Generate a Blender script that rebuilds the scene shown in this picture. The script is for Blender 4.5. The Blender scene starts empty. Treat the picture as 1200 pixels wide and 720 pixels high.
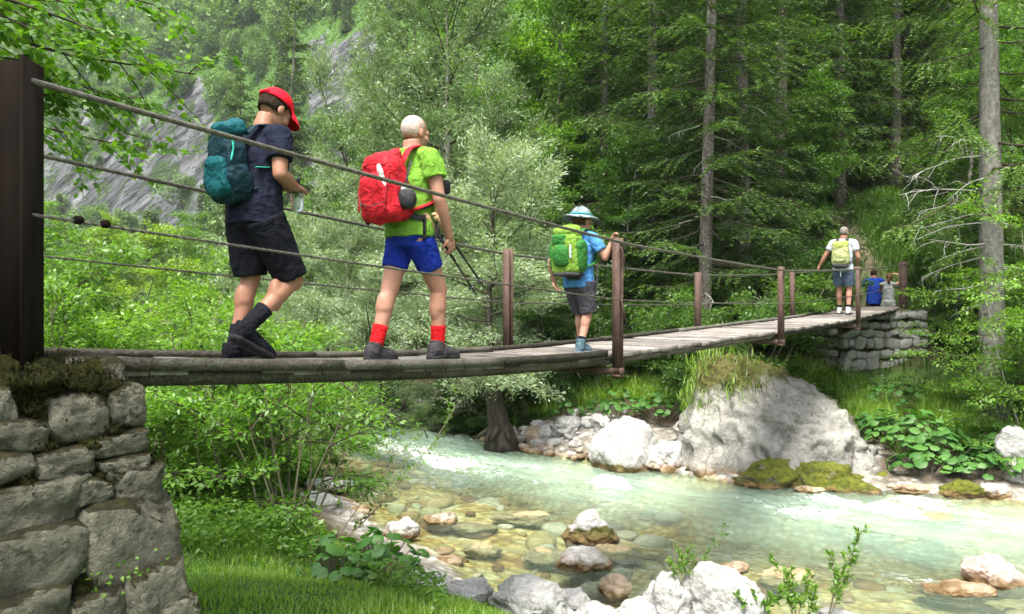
import bpy, bmesh, math, random
import numpy as np
from mathutils import Vector, Matrix
R = math.radians
scene = bpy.context.scene
COL = scene.collection
F = 900.0                       # focal length in pixels of the 1200 x 720 photograph
EYE = 3.0                       # eye height above the water level (z = 0)
HZ = 350.0
AX = np.array([.59, .807])      # direction of the footbridge across the river
VX = np.array([.807, -.59])     # downstream direction

def W(px, py, Y):               # where a photograph pixel lies at depth Y
    return Vector(((px-600)/F*Y, Y, EYE-(py-HZ)/F*Y))
def Wz(px, py, z=0.0):          # where a photograph pixel meets height z
    Y = (EYE-z)*F/(py-HZ)
    return Vector(((px-600)/F*Y, Y, z))

# ---------------------------------------------------------------- objects
def tag(o, label=None, cat=None, group=None, kind=None):
    if label: o['label'] = label
    if cat: o['category'] = cat
    if group: o['group'] = group
    if kind: o['kind'] = kind
    return o
def empty(name, loc=(0, 0, 0), rz=0.0):
    o = bpy.data.objects.new(name, None); COL.objects.link(o)
    o.location = loc; o.rotation_euler = (0, 0, rz); o.empty_display_size = .2
    return o
def link(name, me, mat=None, parent=None, loc=None):
    o = bpy.data.objects.new(name, me); COL.objects.link(o)
    if mat is not None and len(me.materials) == 0:
        for m in (mat if isinstance(mat, (list, tuple)) else [mat]): me.materials.append(m)
    if parent: o.parent = parent
    if loc is not None: o.location = loc
    return o
def copy_tree(o, parent=None):
    c = o.copy(); COL.objects.link(c)
    if parent: c.parent = parent
    for ch in list(o.children): copy_tree(ch, c)
    return c

def mesh_np(name, verts, faces, smooth=False, fmat=None):
    """faces: (N,k) int array, or list of such arrays."""
    me = bpy.data.meshes.new(name)
    verts = np.asarray(verts, dtype=np.float32).reshape(-1, 3)
    if not isinstance(faces, list): faces = [faces]
    faces = [np.asarray(f, dtype=np.int32) for f in faces if len(f)]
    me.vertices.add(len(verts)); me.vertices.foreach_set('co', verts.ravel())
    idx = np.concatenate([f.ravel() for f in faces]) if faces else np.zeros(0, np.int32)
    starts = []; s = 0
    for f in faces:
        k = f.shape[1]; starts.append(s+np.arange(len(f))*k); s += f.size
    starts = np.concatenate(starts).astype(np.int32) if faces else np.zeros(0, np.int32)
    me.loops.add(len(idx)); me.loops.foreach_set('vertex_index', idx)
    me.polygons.add(len(starts)); me.polygons.foreach_set('loop_start', starts)
    if smooth: me.polygons.foreach_set('use_smooth', np.ones(len(starts), bool))
    if fmat is not None: me.polygons.foreach_set('material_index', np.asarray(fmat, np.int32))
    me.update(calc_edges=True)
    return me

class MB:
    """Collects pieces (numpy verts + faces) into one mesh."""
    def __init__(s): s.v = []; s.q = []; s.t = []; s.n = 0
    def add(s, v, q=None, t=None):
        v = np.asarray(v, float).reshape(-1, 3)
        if q is not None and len(q): s.q.append(np.asarray(q, int)+s.n)
        if t is not None and len(t): s.t.append(np.asarray(t, int)+s.n)
        s.v.append(v); s.n += len(v); return s
    def mesh(s, name, smooth=False):
        fs = []
        if s.q: fs.append(np.concatenate(s.q))
        if s.t: fs.append(np.concatenate(s.t))
        return mesh_np(name, np.concatenate(s.v), fs, smooth)
    def build(s, name, mat, parent=None, smooth=False, loc=None):
        return link(name, s.mesh(name, smooth), mat, parent, loc)
    # -- pieces
    def tube(s, pts, rad, n=8, cap=True, ry=None, up=None):
        """tube along pts with radii; ry optional second radii (ellipse), up gives the direction of the first radius."""
        pts = np.asarray(pts, float); m = len(pts)
        rad = np.broadcast_to(np.asarray(rad, float), (m,))
        ry = rad if ry is None else np.broadcast_to(np.asarray(ry, float), (m,))
        tan = np.gradient(pts, axis=0) if m > 1 else np.array([[0, 0, 1.]])
        tan /= np.linalg.norm(tan, axis=1)[:, None]+1e-9
        a = np.array(up, float) if up is not None else (np.array([0, 0, 1.]) if abs(tan[0][2]) < .9 else np.array([1., 0, 0]))
        U = []
        for i in range(m):
            u = a-tan[i]*a.dot(tan[i]); u /= np.linalg.norm(u)+1e-9; U.append(u)
            if up is None: a = u
        U = np.array(U); V = np.cross(tan, U)
        th = np.linspace(0, 2*np.pi, n, endpoint=False)
        v = pts[:, None]+U[:, None]*(rad[:, None]*np.cos(th))[..., None]+V[:, None]*(ry[:, None]*np.sin(th))[..., None]
        v = v.reshape(-1, 3)
        i, j = np.meshgrid(np.arange(m-1), np.arange(n), indexing='ij'); j2 = (j+1) % n
        q = np.stack([i*n+j, i*n+j2, (i+1)*n+j2, (i+1)*n+j], -1).reshape(-1, 4)
        t = []
        if cap:
            c0 = len(v); v = np.vstack([v, pts[0], pts[-1]])
            k = np.arange(n); k2 = (k+1) % n
            t = np.vstack([np.stack([np.full(n, c0), k2, k], -1), np.stack([np.full(n, c0+1), (m-1)*n+k, (m-1)*n+k2], -1)])
        return s.add(v, q, t)
    def capsule(s, p0, p1, r0, r1, n=16):
        p0 = np.asarray(p0, float); p1 = np.asarray(p1, float)
        d = p1-p0; L = np.linalg.norm(d)
        d = d/L if L > 1e-6 else np.array([0, 0, 1.])
        P, Q = [], []
        for a in np.linspace(-88, 0, 5): P.append(p0+d*r0*math.sin(R(a))); Q.append(r0*math.cos(R(a)))
        for a in np.linspace(0, 88, 5): P.append(p1+d*r1*math.sin(R(a))); Q.append(r1*math.cos(R(a)))
        return s.tube(P, Q, n)
    def ell(s, c, r, rot=None, n=20, m=12, e=1.0):
        """(super)ellipsoid with radii r; e<1 makes it boxier."""
        th = np.linspace(0, 2*np.pi, n, endpoint=False); ph = np.linspace(-np.pi/2, np.pi/2, m)
        f = lambda x: np.sign(x)*np.abs(x)**e
        v = []
        for p in ph:
            cp, sp = max(f(math.cos(p)), 1e-3) if math.cos(p) > 0 else 1e-3, f(math.sin(p))
            v.append(np.stack([cp*f(np.cos(th)), cp*f(np.sin(th)), np.full(n, sp)], -1))
        v = np.concatenate(v)*np.asarray(r, float)
        if rot is not None: v = v @ np.array(rot).T
        v = v+np.asarray(c, float)
        i, j = np.meshgrid(np.arange(m-1), np.arange(n), indexing='ij'); j2 = (j+1) % n
        q = np.stack([i*n+j, i*n+j2, (i+1)*n+j2, (i+1)*n+j], -1).reshape(-1, 4)
        k = np.arange(n); k2 = (k+1) % n
        c0 = len(v); v = np.vstack([v, v[:n].mean(0), v[-n:].mean(0)])
        t = np.vstack([np.stack([np.full(n, c0), k2, k], -1), np.stack([np.full(n, c0+1), (m-1)*n+k, (m-1)*n+k2], -1)])
        return s.add(v, q, t)
    def box(s, c, h, rot=None):
        """box with centre c and half sizes h"""
        v = np.array([[x, y, z] for z in (-1, 1) for y in (-1, 1) for x in (-1, 1)], float)*np.asarray(h, float)
        if rot is not None: v = v @ np.array(rot).T
        v = v+np.asarray(c, float)
        return s.add(v, [[0, 2, 3, 1], [4, 5, 7, 6], [0, 1, 5, 4], [2, 6, 7, 3], [0, 4, 6, 2], [1, 3, 7, 5]])

def rotm(x=0, y=0, z=0):
    from mathutils import Euler
    return np.array(Euler((R(x), R(y), R(z))).to_matrix())

def remesh(me, name, voxel, smooth=4, factor=.5, mat=None, parent=None):
    """one continuous surface out of overlapping pieces"""
    tmp = bpy.data.objects.new(name, me); COL.objects.link(tmp)
    m = tmp.modifiers.new('r', 'REMESH'); m.mode = 'VOXEL'; m.voxel_size = voxel; m.use_smooth_shade = True
    if smooth:
        k = tmp.modifiers.new('s', 'SMOOTH'); k.iterations = smooth; k.factor = factor
    dg = bpy.context.evaluated_depsgraph_get(); dg.update()
    out = bpy.data.meshes.new_from_object(tmp.evaluated_get(dg))
    bpy.data.objects.remove(tmp); out.name = name
    out.polygons.foreach_set('use_smooth', np.ones(len(out.polygons), bool))
    out.materials.clear()
    return link(name, out, mat, parent)
def bevel_mesh(me, width, seg=2):
    bm = bmesh.new(); bm.from_mesh(me)
    bmesh.ops.bevel(bm, geom=bm.edges[:], offset=width, segments=seg, affect='EDGES', profile=.5)
    bm.to_mesh(me); bm.free(); return me

# ---------------------------------------------------------------- numpy noise
_rs = np.random.RandomState(5); _PERM = _rs.rand(64, 64, 64).astype(np.float32)
def vnoise(p):
    p = np.asarray(p, float); i = np.floor(p).astype(int); f = p-i; f = f*f*(3-2*f)
    def g(a, b, c): return _PERM[(i[..., 0]+a) % 64, (i[..., 1]+b) % 64, (i[..., 2]+c) % 64]
    x, y, z = f[..., 0], f[..., 1], f[..., 2]
    l = lambda a, b, t: a+(b-a)*t
    return l(l(l(g(0,0,0), g(1,0,0), x), l(g(0,1,0), g(1,1,0), x), y), l(l(g(0,0,1), g(1,0,1), x), l(g(0,1,1), g(1,1,1), x), y), z)*2-1
def fbm(p, o=4, lac=2.1, gain=.5):
    p = np.asarray(p, float); s = 0; a = 1.0
    for k in range(o): s = s+a*vnoise(p+k*17.3); p = p*lac; a *= gain
    return s
def sstep(a, b, x):
    t = np.clip((x-a)/(b-a), 0, 1); return t*t*(3-2*t)

# ---------------------------------------------------------------- materials
class NT:
    def __init__(s, name):
        m = bpy.data.materials.new(name); m.use_nodes = True; s.m = m; s.t = m.node_tree; s.t.nodes.clear()
        s.out = s.n('ShaderNodeOutputMaterial')
    def n(s, typ, **k):
        nd = s.t.nodes.new(typ)
        for a, v in k.items(): setattr(nd, a, v)
        return nd
    def l(s, a, b): s.t.links.new(a, b)
    def val(s, nd, k, v):
        nd.inputs[k].default_value = v; return nd
    def coord(s, kind='Object', scale=None):
        c = s.n('ShaderNodeTexCoord').outputs[kind]
        if scale is not None:
            mp = s.n('ShaderNodeMapping'); mp.inputs['Scale'].default_value = scale; s.l(c, mp.inputs[0]); c = mp.outputs[0]
        return c
    def pos(s, scale=None):
        c = s.n('ShaderNodeNewGeometry').outputs['Position']
        if scale is not None:
            mp = s.n('ShaderNodeMapping'); mp.inputs['Scale'].default_value = scale; s.l(c, mp.inputs[0]); c = mp.outputs[0]
        return c
    def noise(s, co, scale, detail=4, rough=.55, dist=0.0):
        nd = s.n('ShaderNodeTexNoise'); s.l(co, nd.inputs['Vector'])
        nd.inputs['Scale'].default_value = scale; nd.inputs['Detail'].default_value = detail
        nd.inputs['Roughness'].default_value = rough; nd.inputs['Distortion'].default_value = dist
        return nd.outputs['Fac']
    def ramp(s, fac, stops, interp='LINEAR'):
        nd = s.n('ShaderNodeValToRGB'); cr = nd.color_ramp; cr.interpolation = interp
        while len(cr.elements) < len(stops): cr.elements.new(.5)
        for e, (p, c) in zip(cr.elements, stops):
            e.position = p; e.color = (*c, 1) if len(c) == 3 else c
        s.l(fac, nd.inputs[0]); return nd.outputs[0]
    def mix(s, fac, a, b, mode='MIX'):
        nd = s.n('ShaderNodeMix', data_type='RGBA', blend_type=mode)
        if isinstance(fac, (int, float)): nd.inputs[0].default_value = fac
        else: s.l(fac, nd.inputs[0])
        for k, x in ((6, a), (7, b)):
            if isinstance(x, tuple): nd.inputs[k].default_value = (*x, 1)
            else: s.l(x, nd.inputs[k])
        return nd.outputs[2]
    def math(s, op, a, b=None, clamp=False):
        nd = s.n('ShaderNodeMath', operation=op); nd.use_clamp = clamp
        for k, x in ((0, a), (1, b)):
            if x is None: continue
            if isinstance(x, (int, float)): nd.inputs[k].default_value = x
            else: s.l(x, nd.inputs[k])
        return nd.outputs[0]
    def attr(s, name, out='Fac'):
        nd = s.n('ShaderNodeAttribute', attribute_name=name); return nd.outputs[out]
    def bump(s, h, strength=.4, dist=.02, normal=None):
        nd = s.n('ShaderNodeBump'); nd.inputs['Strength'].default_value = strength; nd.inputs['Distance'].default_value = dist
        s.l(h, nd.inputs['Height'])
        if normal is not None: s.l(normal, nd.inputs['Normal'])
        return nd.outputs[0]
    def principled(s, col, rough=.6, spec=.3, bump=None, metal=0.0, **k):
        nd = s.n('ShaderNodeBsdfPrincipled')
        if isinstance(col, tuple): nd.inputs['Base Color'].default_value = (*col, 1)
        else: s.l(col, nd.inputs['Base Color'])
        if isinstance(rough, (int, float)): nd.inputs['Roughness'].default_value = rough
        else: s.l(rough, nd.inputs['Roughness'])
        nd.inputs['Specular IOR Level'].default_value = spec; nd.inputs['Metallic'].default_value = metal
        for a, v in k.items(): nd.inputs[a.replace('_', ' ')].default_value = v
        if bump is not None: s.l(bump, nd.inputs['Normal'])
        s.l(nd.outputs[0], s.out.inputs[0]); return nd
def rgb(h):                     # '#rrggbb' in sRGB -> linear
    c = [int(h[i:i+2], 16)/255 for i in (1, 3, 5)]
    return tuple(x/12.92 if x <= .04045 else ((x+.055)/1.055)**2.4 for x in c)

def leaf_mat(name, cols, trans=.45, rough=.45, clump=1.2, gloss=.035):
    """leaf colours vary leaf by leaf and clump by clump"""
    t = NT(name)
    g = t.n('ShaderNodeNewGeometry')
    oi = t.n('ShaderNodeObjectInfo')
    nz = t.noise(g.outputs['Position'], clump, 2)
    f = t.math('ADD', t.math('MULTIPLY', g.outputs['Random Per Island'], .5), t.math('MULTIPLY', nz, .5))
    f = t.math('ADD', f, t.math('MULTIPLY', t.math('SUBTRACT', oi.outputs['Random'], .5), .22))
    n = len(cols)
    c = t.ramp(f, [(.15+.7*i/(n-1), cols[i]) for i in range(n)])
    d = t.n('ShaderNodeBsdfDiffuse'); t.l(c, d.inputs[0])
    tr = t.n('ShaderNodeBsdfTranslucent'); tc = t.mix(.55, c, (.55, .8, .08), 'MULTIPLY')
    tc = t.mix(1.0, tc, (1.7, 1.6, .9), 'MULTIPLY'); t.l(tc, tr.inputs[0])
    gl = t.n('ShaderNodeBsdfGlossy'); gl.inputs['Roughness'].default_value = rough
    m1 = t.n('ShaderNodeMixShader'); m1.inputs[0].default_value = trans; t.l(d.outputs[0], m1.inputs[1]); t.l(tr.outputs[0], m1.inputs[2])
    m2 = t.n('ShaderNodeMixShader'); m2.inputs[0].default_value = gloss; t.l(m1.outputs[0], m2.inputs[1]); t.l(gl.outputs[0], m2.inputs[2])
    t.l(m2.outputs[0], t.out.inputs[0]); return t.m
def bark_mat(name, a, b, scale=9, lich=None):
    t = NT(name); co = t.coord('Object', (1, 1, .25))
    nz = t.noise(co, scale, 6, .65)
    c = t.ramp(nz, [(.3, a), (.7, b)])
    if lich:
        l = t.noise(t.coord('Object'), 17, 6, .7); c = t.mix(t.ramp(l, [(.50, (0, 0, 0)), (.68, (.75, .75, .75))]), c, lich)
    t.principled(c, .9, .1, t.bump(nz, .8, .03)); return t.m
def cloth_mat(name, col, rough=.85, wr=.8, scale=18, weave=True):
    t = NT(name); co = t.coord('Object')
    nz = t.noise(co, scale, 3, .5, .6)
    c = t.mix(t.ramp(t.noise(co, 40, 2), [(.3, (0, 0, 0)), (.7, (1, 1, 1))]), col, tuple(min(1, x*1.15+.004) for x in col))
    t.principled(c, rough, .08, t.bump(nz, wr, .03)); return t.m
# ================================================================ camera, light
cam_d = bpy.data.cameras.new('camera'); cam = bpy.data.objects.new('camera', cam_d); COL.objects.link(cam)
cam.location = (0, 0, EYE); cam.rotation_euler = (R(90), 0, 0)
cam_d.sensor_width = 36; cam_d.lens = 27; cam_d.shift_y = -10/1200; cam_d.clip_start = .05; cam_d.clip_end = 2000
scene.camera = cam
SUN_AZ = (-.15, -.45); SUN_EL = 64.0
sd = Vector((SUN_AZ[0], SUN_AZ[1], 0)).normalized()*math.cos(R(SUN_EL)); sd.z = math.sin(R(SUN_EL))
sun_d = bpy.data.lights.new('sun', 'SUN'); sun_d.energy = 2.0; sun_d.angle = R(20); sun_d.color = (1, .95, .85)   # sun through bright thin cloud
sun = bpy.data.objects.new('sun', sun_d); COL.objects.link(sun)
sun.rotation_euler = sd.to_track_quat('Z', 'Y').to_euler(); sun.location = (0, 0, 60)
wd = bpy.data.worlds.new('World'); scene.world = wd; wd.use_nodes = True
wt = wd.node_tree; bg = wt.nodes['Background']
sky = wt.nodes.new('ShaderNodeTexSky'); sky.sky_type = 'NISHITA'; sky.sun_disc = False
sky.sun_elevation = R(SUN_EL); sky.sun_rotation = math.atan2(sd.x, sd.y); sky.air_density = 1.0; sky.dust_density = 5.0
hs = wt.nodes.new('ShaderNodeHueSaturation'); hs.inputs['Saturation'].default_value = .45   # thin bright cloud whitens the sky
wt.links.new(sky.outputs[0], hs.inputs['Color']); wt.links.new(hs.outputs[0], bg.inputs[0]); bg.inputs[1].default_value = .11
vs = scene.view_settings; vs.view_transform = 'Standard'; vs.look = 'None'; vs.exposure = 2.32; vs.gamma = 1
cy = scene.cycles; cy.max_bounces = 6; cy.diffuse_bounces = 3; cy.glossy_bounces = 2; cy.transmission_bounces = 4
cy.transparent_max_bounces = 6; cy.volume_bounces = 0; cy.use_denoising = True; cy.denoiser = 'OPENIMAGEDENOISE'
cy.caustics_reflective = False; cy.caustics_refractive = False; cy.use_adaptive_sampling = True; cy.adaptive_threshold = .025
cy.sample_clamp_indirect = 6

# ================================================================ terrain
def UV(x, y): return .59*x+.807*y, .807*x-.59*y
def XY(u, v):
    k = 1/(.59**2+.807**2); return np.array([.59*u+.807*v, .807*u-.59*v])*k
def u_near(v): return np.interp(v, [-60, -25, -8.6, -5, -3.4, 2, 10, 40], [14, 10, 7.6, 6.3, 6.4, 5.6, 5, 4])
def u_far(v): return np.interp(v, [-60, -25, -13, -9, -4.5, -2.6, 0, 6, 40], [23, 17, 14.4, 12.4, 12.3, 12.9, 14, 15, 15])
def ground_z(x, y, detail=True):
    x = np.asarray(x, float); y = np.asarray(y, float)
    u, v = UV(x, y); un, uf = u_near(v), u_far(v)
    d = un-u; e = u-uf
    zn = np.interp(d, [0, .8, 1.6, 2.4, 4, 12, 40, 90], [0, .22, .48, .80, 1.25, 1.7, 3.5, 18])
    zr = np.interp(e, [0, 1, 2.5, 4.8, 6.0, 6.8, 8, 13, 20, 32, 45, 56, 70, 95, 250], [0, .35, .6, 1.05, 1.6, 2.0, 2.2, 4.3, 7.4, 13, 20, 42, 58, 100, 330])
    zl = np.interp(e, [0, 1, 3, 8, 20, 32, 45, 56, 70, 95, 250], [0, .3, .5, 1.0, 2.2, 5, 16, 42, 58, 100, 330])
    w = sstep(-17, -9, v); zf = zl*(1-w)+zr*w
    t = np.clip((u-un)/(uf-un), 0, 1)
    zb = -np.interp(t, [0, .12, .45, .62, .8, .93, 1], [0, .16, .27, .55, .75, .45, 0])
    z = np.where(d > 0, zn, np.where(e > 0, zf, zb))
    p = np.stack([x, y, np.zeros_like(x)], -1)
    land = (np.maximum(d, e) > .2)
    far = sstep(15, 60, np.maximum(e, d))
    z = z+np.where(land, fbm(p*.55, 4)*.10, fbm(p*1.1+9, 4)*.07)*(1-far)
    z = z+far*(fbm(p*.06+3, 5)*2.6)
    # bank mound to the right of the far bridge end, with the trail passing left of it
    z = z+1.5*np.exp(-(((x-11.6)/2.2)**2+((y-23.5)/3.0)**2))
    z = z-np.maximum(z-2.05, 0)*np.exp(-(((x-9.55)/1.0)**2+((y-20.0)/.9)**2)**2)
    return z
def gz(x, y): return float(ground_z(np.array([x]), np.array([y]))[0])
def axis_pts(segs):
    out = []
    for a, b, s in segs: out.append(np.arange(a, b, s))
    return np.concatenate(out)
gx = axis_pts([(-420, -140, 12), (-140, -110, 2.6), (-110, -18, 1.2), (-18, -9, .5), (-9, 13, .14), (13, 30, .6), (30, 120, 4), (120, 330, 14)])
gy = axis_pts([(-160, -20, 10), (-20, 1, .8), (1, 24, .14), (24, 45, .6), (45, 85, 1.8), (85, 150, 1.2), (150, 175, 2.2), (175, 480, 12)])
GX, GY = np.meshgrid(gx, gy, indexing='ij'); GZ = ground_z(GX, GY)
GU, GV = UV(GX, GY); GE = GU-u_far(GV); GD = u_near(GV)-GU
P3 = np.stack([GX, GY, np.zeros_like(GX)], -1)
# cliff: bare rock band; jagged ledges
def cliff_mask(x, y):
    u, v = UV(x, y); e = u-u_far(v)
    p = np.stack([x, y, np.zeros_like(x)], -1)
    band = sstep(38, 44, e+fbm(p*.06, 3)*7)*sstep(66, 57, e+fbm(p*.05+7, 3)*9)
    a = 600+F*x/np.maximum(y, 1)
    win = np.maximum(sstep(20, 80, a)*sstep(262, 235, a)*sstep(64, 55, e+fbm(p*.07+2, 2)*5), sstep(350, 372, a)*sstep(450, 432, a)*sstep(64, 57, e+fbm(p*.07+4, 3)*4))
    return band*win*(y > 40)
CM = cliff_mask(GX, GY)
led = (np.abs(((GV*.35+GE*.9+fbm(P3*.10, 3)*3)/3.4) % 1-.5)*2)
GZ = GZ+CM*(led*1.9+fbm(P3*.30, 5, gain=.6)*1.5)
nx_, ny_ = len(gx), len(gy)
i, j = np.meshgrid(np.arange(nx_-1), np.arange(ny_-1), indexing='ij')
quads = np.stack([i*ny_+j, (i+1)*ny_+j, (i+1)*ny_+j+1, i*ny_+j+1], -1).reshape(-1, 4)
gme = mesh_np('ground', np.stack([GX, GY, GZ], -1), quads, True)
def vattr(me, name, a):
    at = me.attributes.new(name, 'FLOAT', 'POINT'); at.data.foreach_set('value', np.asarray(a, np.float32).ravel())
vattr(gme, 'cliff', CM)
gravel = np.maximum(sstep(.9, .3, GD)*sstep(2.4, 1.2, GE), 0)
gravel = np.maximum(gravel*(sstep(-8.5, -11, GV)*0+1), ((GD <= .3) & (GE <= .3)).astype(float))
gravel = gravel*np.where((GV > -2.6) & (GE > .35), .25, 1)
gravel = np.where((GV < -9) & (GD > 0), np.maximum(gravel, sstep(2.6, 1.2, GD)), gravel)
vattr(gme, 'gravel', gravel)
grass = np.maximum(sstep(.9, 1.8, GD), np.exp(-(((GX-11.2)/2.6)**2+((GY-23.5)/3.6)**2))*1.3)
grass = np.maximum(grass, .8*sstep(3.2, 3.8, GE)*sstep(6.4, 5.4, GE))
grass = np.maximum(grass, sstep(18, 26, GE))
trail = np.exp(-((GX-(9.6+(GY-19)*.13))/.30)**2)*sstep(20, 22, GY)*sstep(34, 27, GY)
vattr(gme, 'grass', np.clip(grass*(1-trail), 0, 1)); vattr(gme, 'trail', np.clip(trail, 0, 1)*.6)
vattr(gme, 'bed', ((GD <= 0) & (GE <= 0)).astype(float)*sstep(.05, -.05, GZ))

def ground_mat():
    t = NT('ground'); co = t.pos()
    n1 = t.noise(co, .7, 5); n2 = t.noise(co, 6, 5, .65)
    soil = t.ramp(n2, [(.3, (.022, .016, .01)), (.55, (.06, .042, .026)), (.75, (.05, .06, .02))])
    gr = t.ramp(n2, [(.3, (.025, .06, .012)), (.7, (.065, .13, .024))])
    c = t.mix(t.attr('grass'), soil, gr)
    c = t.mix(t.attr('trail'), c, t.ramp(n2, [(.3, (.10, .075, .055)), (.7, (.2, .165, .13))]))
    # cobbles
    vo = t.n('ShaderNodeTexVoronoi'); vo.inputs['Scale'].default_value = 8; t.l(t.pos(), vo.inputs['Vector'])
    vb = t.n('ShaderNodeTexVoronoi'); vb.inputs['Scale'].default_value = 2.6; t.l(t.pos(), vb.inputs['Vector'])
    sep = t.n('ShaderNodeSeparateColor'); t.l(vo.outputs['Color'], sep.inputs[0])
    sepb = t.n('ShaderNodeSeparateColor'); t.l(vb.outputs['Color'], sepb.inputs[0])
    dry = t.ramp(sep.outputs[0], [(0, (.16, .155, .145)), (.6, (.27, .265, .255)), (1, (.38, .375, .365))])
    mixv = t.math('ADD', t.math('MULTIPLY', sep.outputs[1], .4), t.math('MULTIPLY', sepb.outputs[1], .6))
    wet = t.ramp(mixv, [(.1, (.24, .13, .05)), (.3, (.38, .27, .10)), (.5, (.49, .40, .18)), (.7, (.42, .39, .21)), (.95, (.56, .52, .38))])
    dk = t.ramp(vo.outputs['Distance'], [(.25, (1, 1, 1)), (.6, (.62, .58, .5))])
    cob = t.mix(1.0, t.mix(t.attr('bed'), dry, wet), dk, 'MULTIPLY')
    c = t.mix(t.attr('gravel'), c, cob)
    # cliff limestone with slanting beds
    mr = t.n('ShaderNodeMapping'); mr.inputs['Rotation'].default_value = (0, R(34), 0); t.l(t.pos(), mr.inputs[0])
    mp = t.n('ShaderNodeMapping'); mp.inputs['Scale'].default_value = (.09, .09, .34); t.l(mr.outputs[0], mp.inputs[0])
    st = t.noise(mp.outputs[0], 1.6, 7, .62, .5)
    rk = t.ramp(st, [(.36, (.008, .009, .010)), (.43, (.05, .053, .056)), (.54, (.10, .105, .11)), (.66, (.17, .175, .18))])
    veg = t.ramp(t.noise(t.pos(), .16, 6, .7), [(.52, (0, 0, 0)), (.58, (1, 1, 1))])
    rk = t.mix(veg, rk, (.035, .06, .02))
    cfac = t.ramp(t.math('ADD', t.attr('cliff'), t.math('MULTIPLY', t.math('SUBTRACT', t.noise(t.pos(), .22, 6, .7), .5), 1.3)), [(.44, (0, 0, 0)), (.54, (1, 1, 1))])
    c = t.mix(cfac, c, rk)
    h = t.math('ADD', t.math('MULTIPLY', n2, .5), t.math('MULTIPLY', t.math('SUBTRACT', 1.0, vo.outputs['Distance']), t.attr('gravel')))
    h2 = t.math('MULTIPLY', st, t.attr('cliff'))
    b = t.bump(h2, 1.0, 4.0, t.bump(h, .7, .06))
    t.principled(c, .9, .15, b); return t.m
tag(link('ground', gme, ground_mat()), kind='structure')

# ================================================================ water (local x runs downstream, local y across)
FOAM = [  # photograph pixel of the white water, half length along the flow, half width, strength, hump
    (505, 512, 1.5, .40, .75, .07), (440, 522, 2.6, .5, .8, .07), (525, 545, 1.3, .30, 1.0, .06), (470, 532, 2.0, .3, .75, .06), (600, 545, 1.2, .25, .6, .04),
    (715, 571, .40, .22, 1.5, .10), (640, 566, .7, .18, .5, .03), (1015, 598, 1.0, .28, 1.5, .09), (950, 602, .9, .3, .9, .05), (1075, 592, .5, .35, 1.0, .06), (1080, 678, .5, .12, .8, .03),
    (1050, 632, .6, .15, .4, .03), (720, 600, .5, .12, .4, .02), (880, 588, .9, .2, .5, .03), (400, 505, 2.5, .6, .85, .05), (1165, 610, .7, .25, .5, .04), (560, 590, .6, .1, .4, .02)]
vs_ = axis_pts([(-60, -16, .4), (-16, 5, .055), (5, 40, .5)]); ts_ = np.linspace(-.06, 1.06, 190)
VV, TT = np.meshgrid(vs_, ts_, indexing='ij')
UU = u_near(VV)+TT*(u_far(VV)-u_near(VV))
Q = np.stack([VV*.8, UU*1.6, np.zeros_like(VV)], -1)
WZ = fbm(Q*np.array([1.2, 1.6, 1]), 3)*.024+fbm(Q*np.array([3.2, 4.2, 1])+5, 3)*.012
foam = np.zeros_like(VV)
for px, py, la, lb, s, hmp in FOAM:
    w0 = Wz(px, py); uc, vc = UV(w0.x, w0.y)
    wob = fbm(np.stack([VV*1.3, UU*1.3, VV*0], -1), 2)*.15
    g = np.exp(-((VV-vc)/la)**2-((UU-uc+wob)/lb)**2)
    foam = np.maximum(foam, g*s); WZ = WZ+g*hmp*(.6+1.3*fbm(Q*np.array([2.2, 3.4, 1])*1.5, 4, gain=.65))
foam = np.maximum(foam, .14*sstep(.30, .6, TT)*sstep(.97, .85, TT))
WZ *= np.interp(TT, [0, .04, .96, 1], [.2, 1, 1, .2])
px_, py_ = .59*UU+.807*VV, .807*UU-.59*VV
depth = np.maximum(-ground_z(px_, py_), 0)
nv_, nt_ = len(vs_), len(ts_)
i, j = np.meshgrid(np.arange(nv_-1), np.arange(nt_-1), indexing='ij')
wq = np.stack([i*nt_+j, (i+1)*nt_+j, (i+1)*nt_+j+1, i*nt_+j+1], -1).reshape(-1, 4)
wme = mesh_np('river_water', np.stack([VV, UU, WZ], -1), wq, True)
vattr(wme, 'foam', foam); vattr(wme, 'depth', depth)
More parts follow.
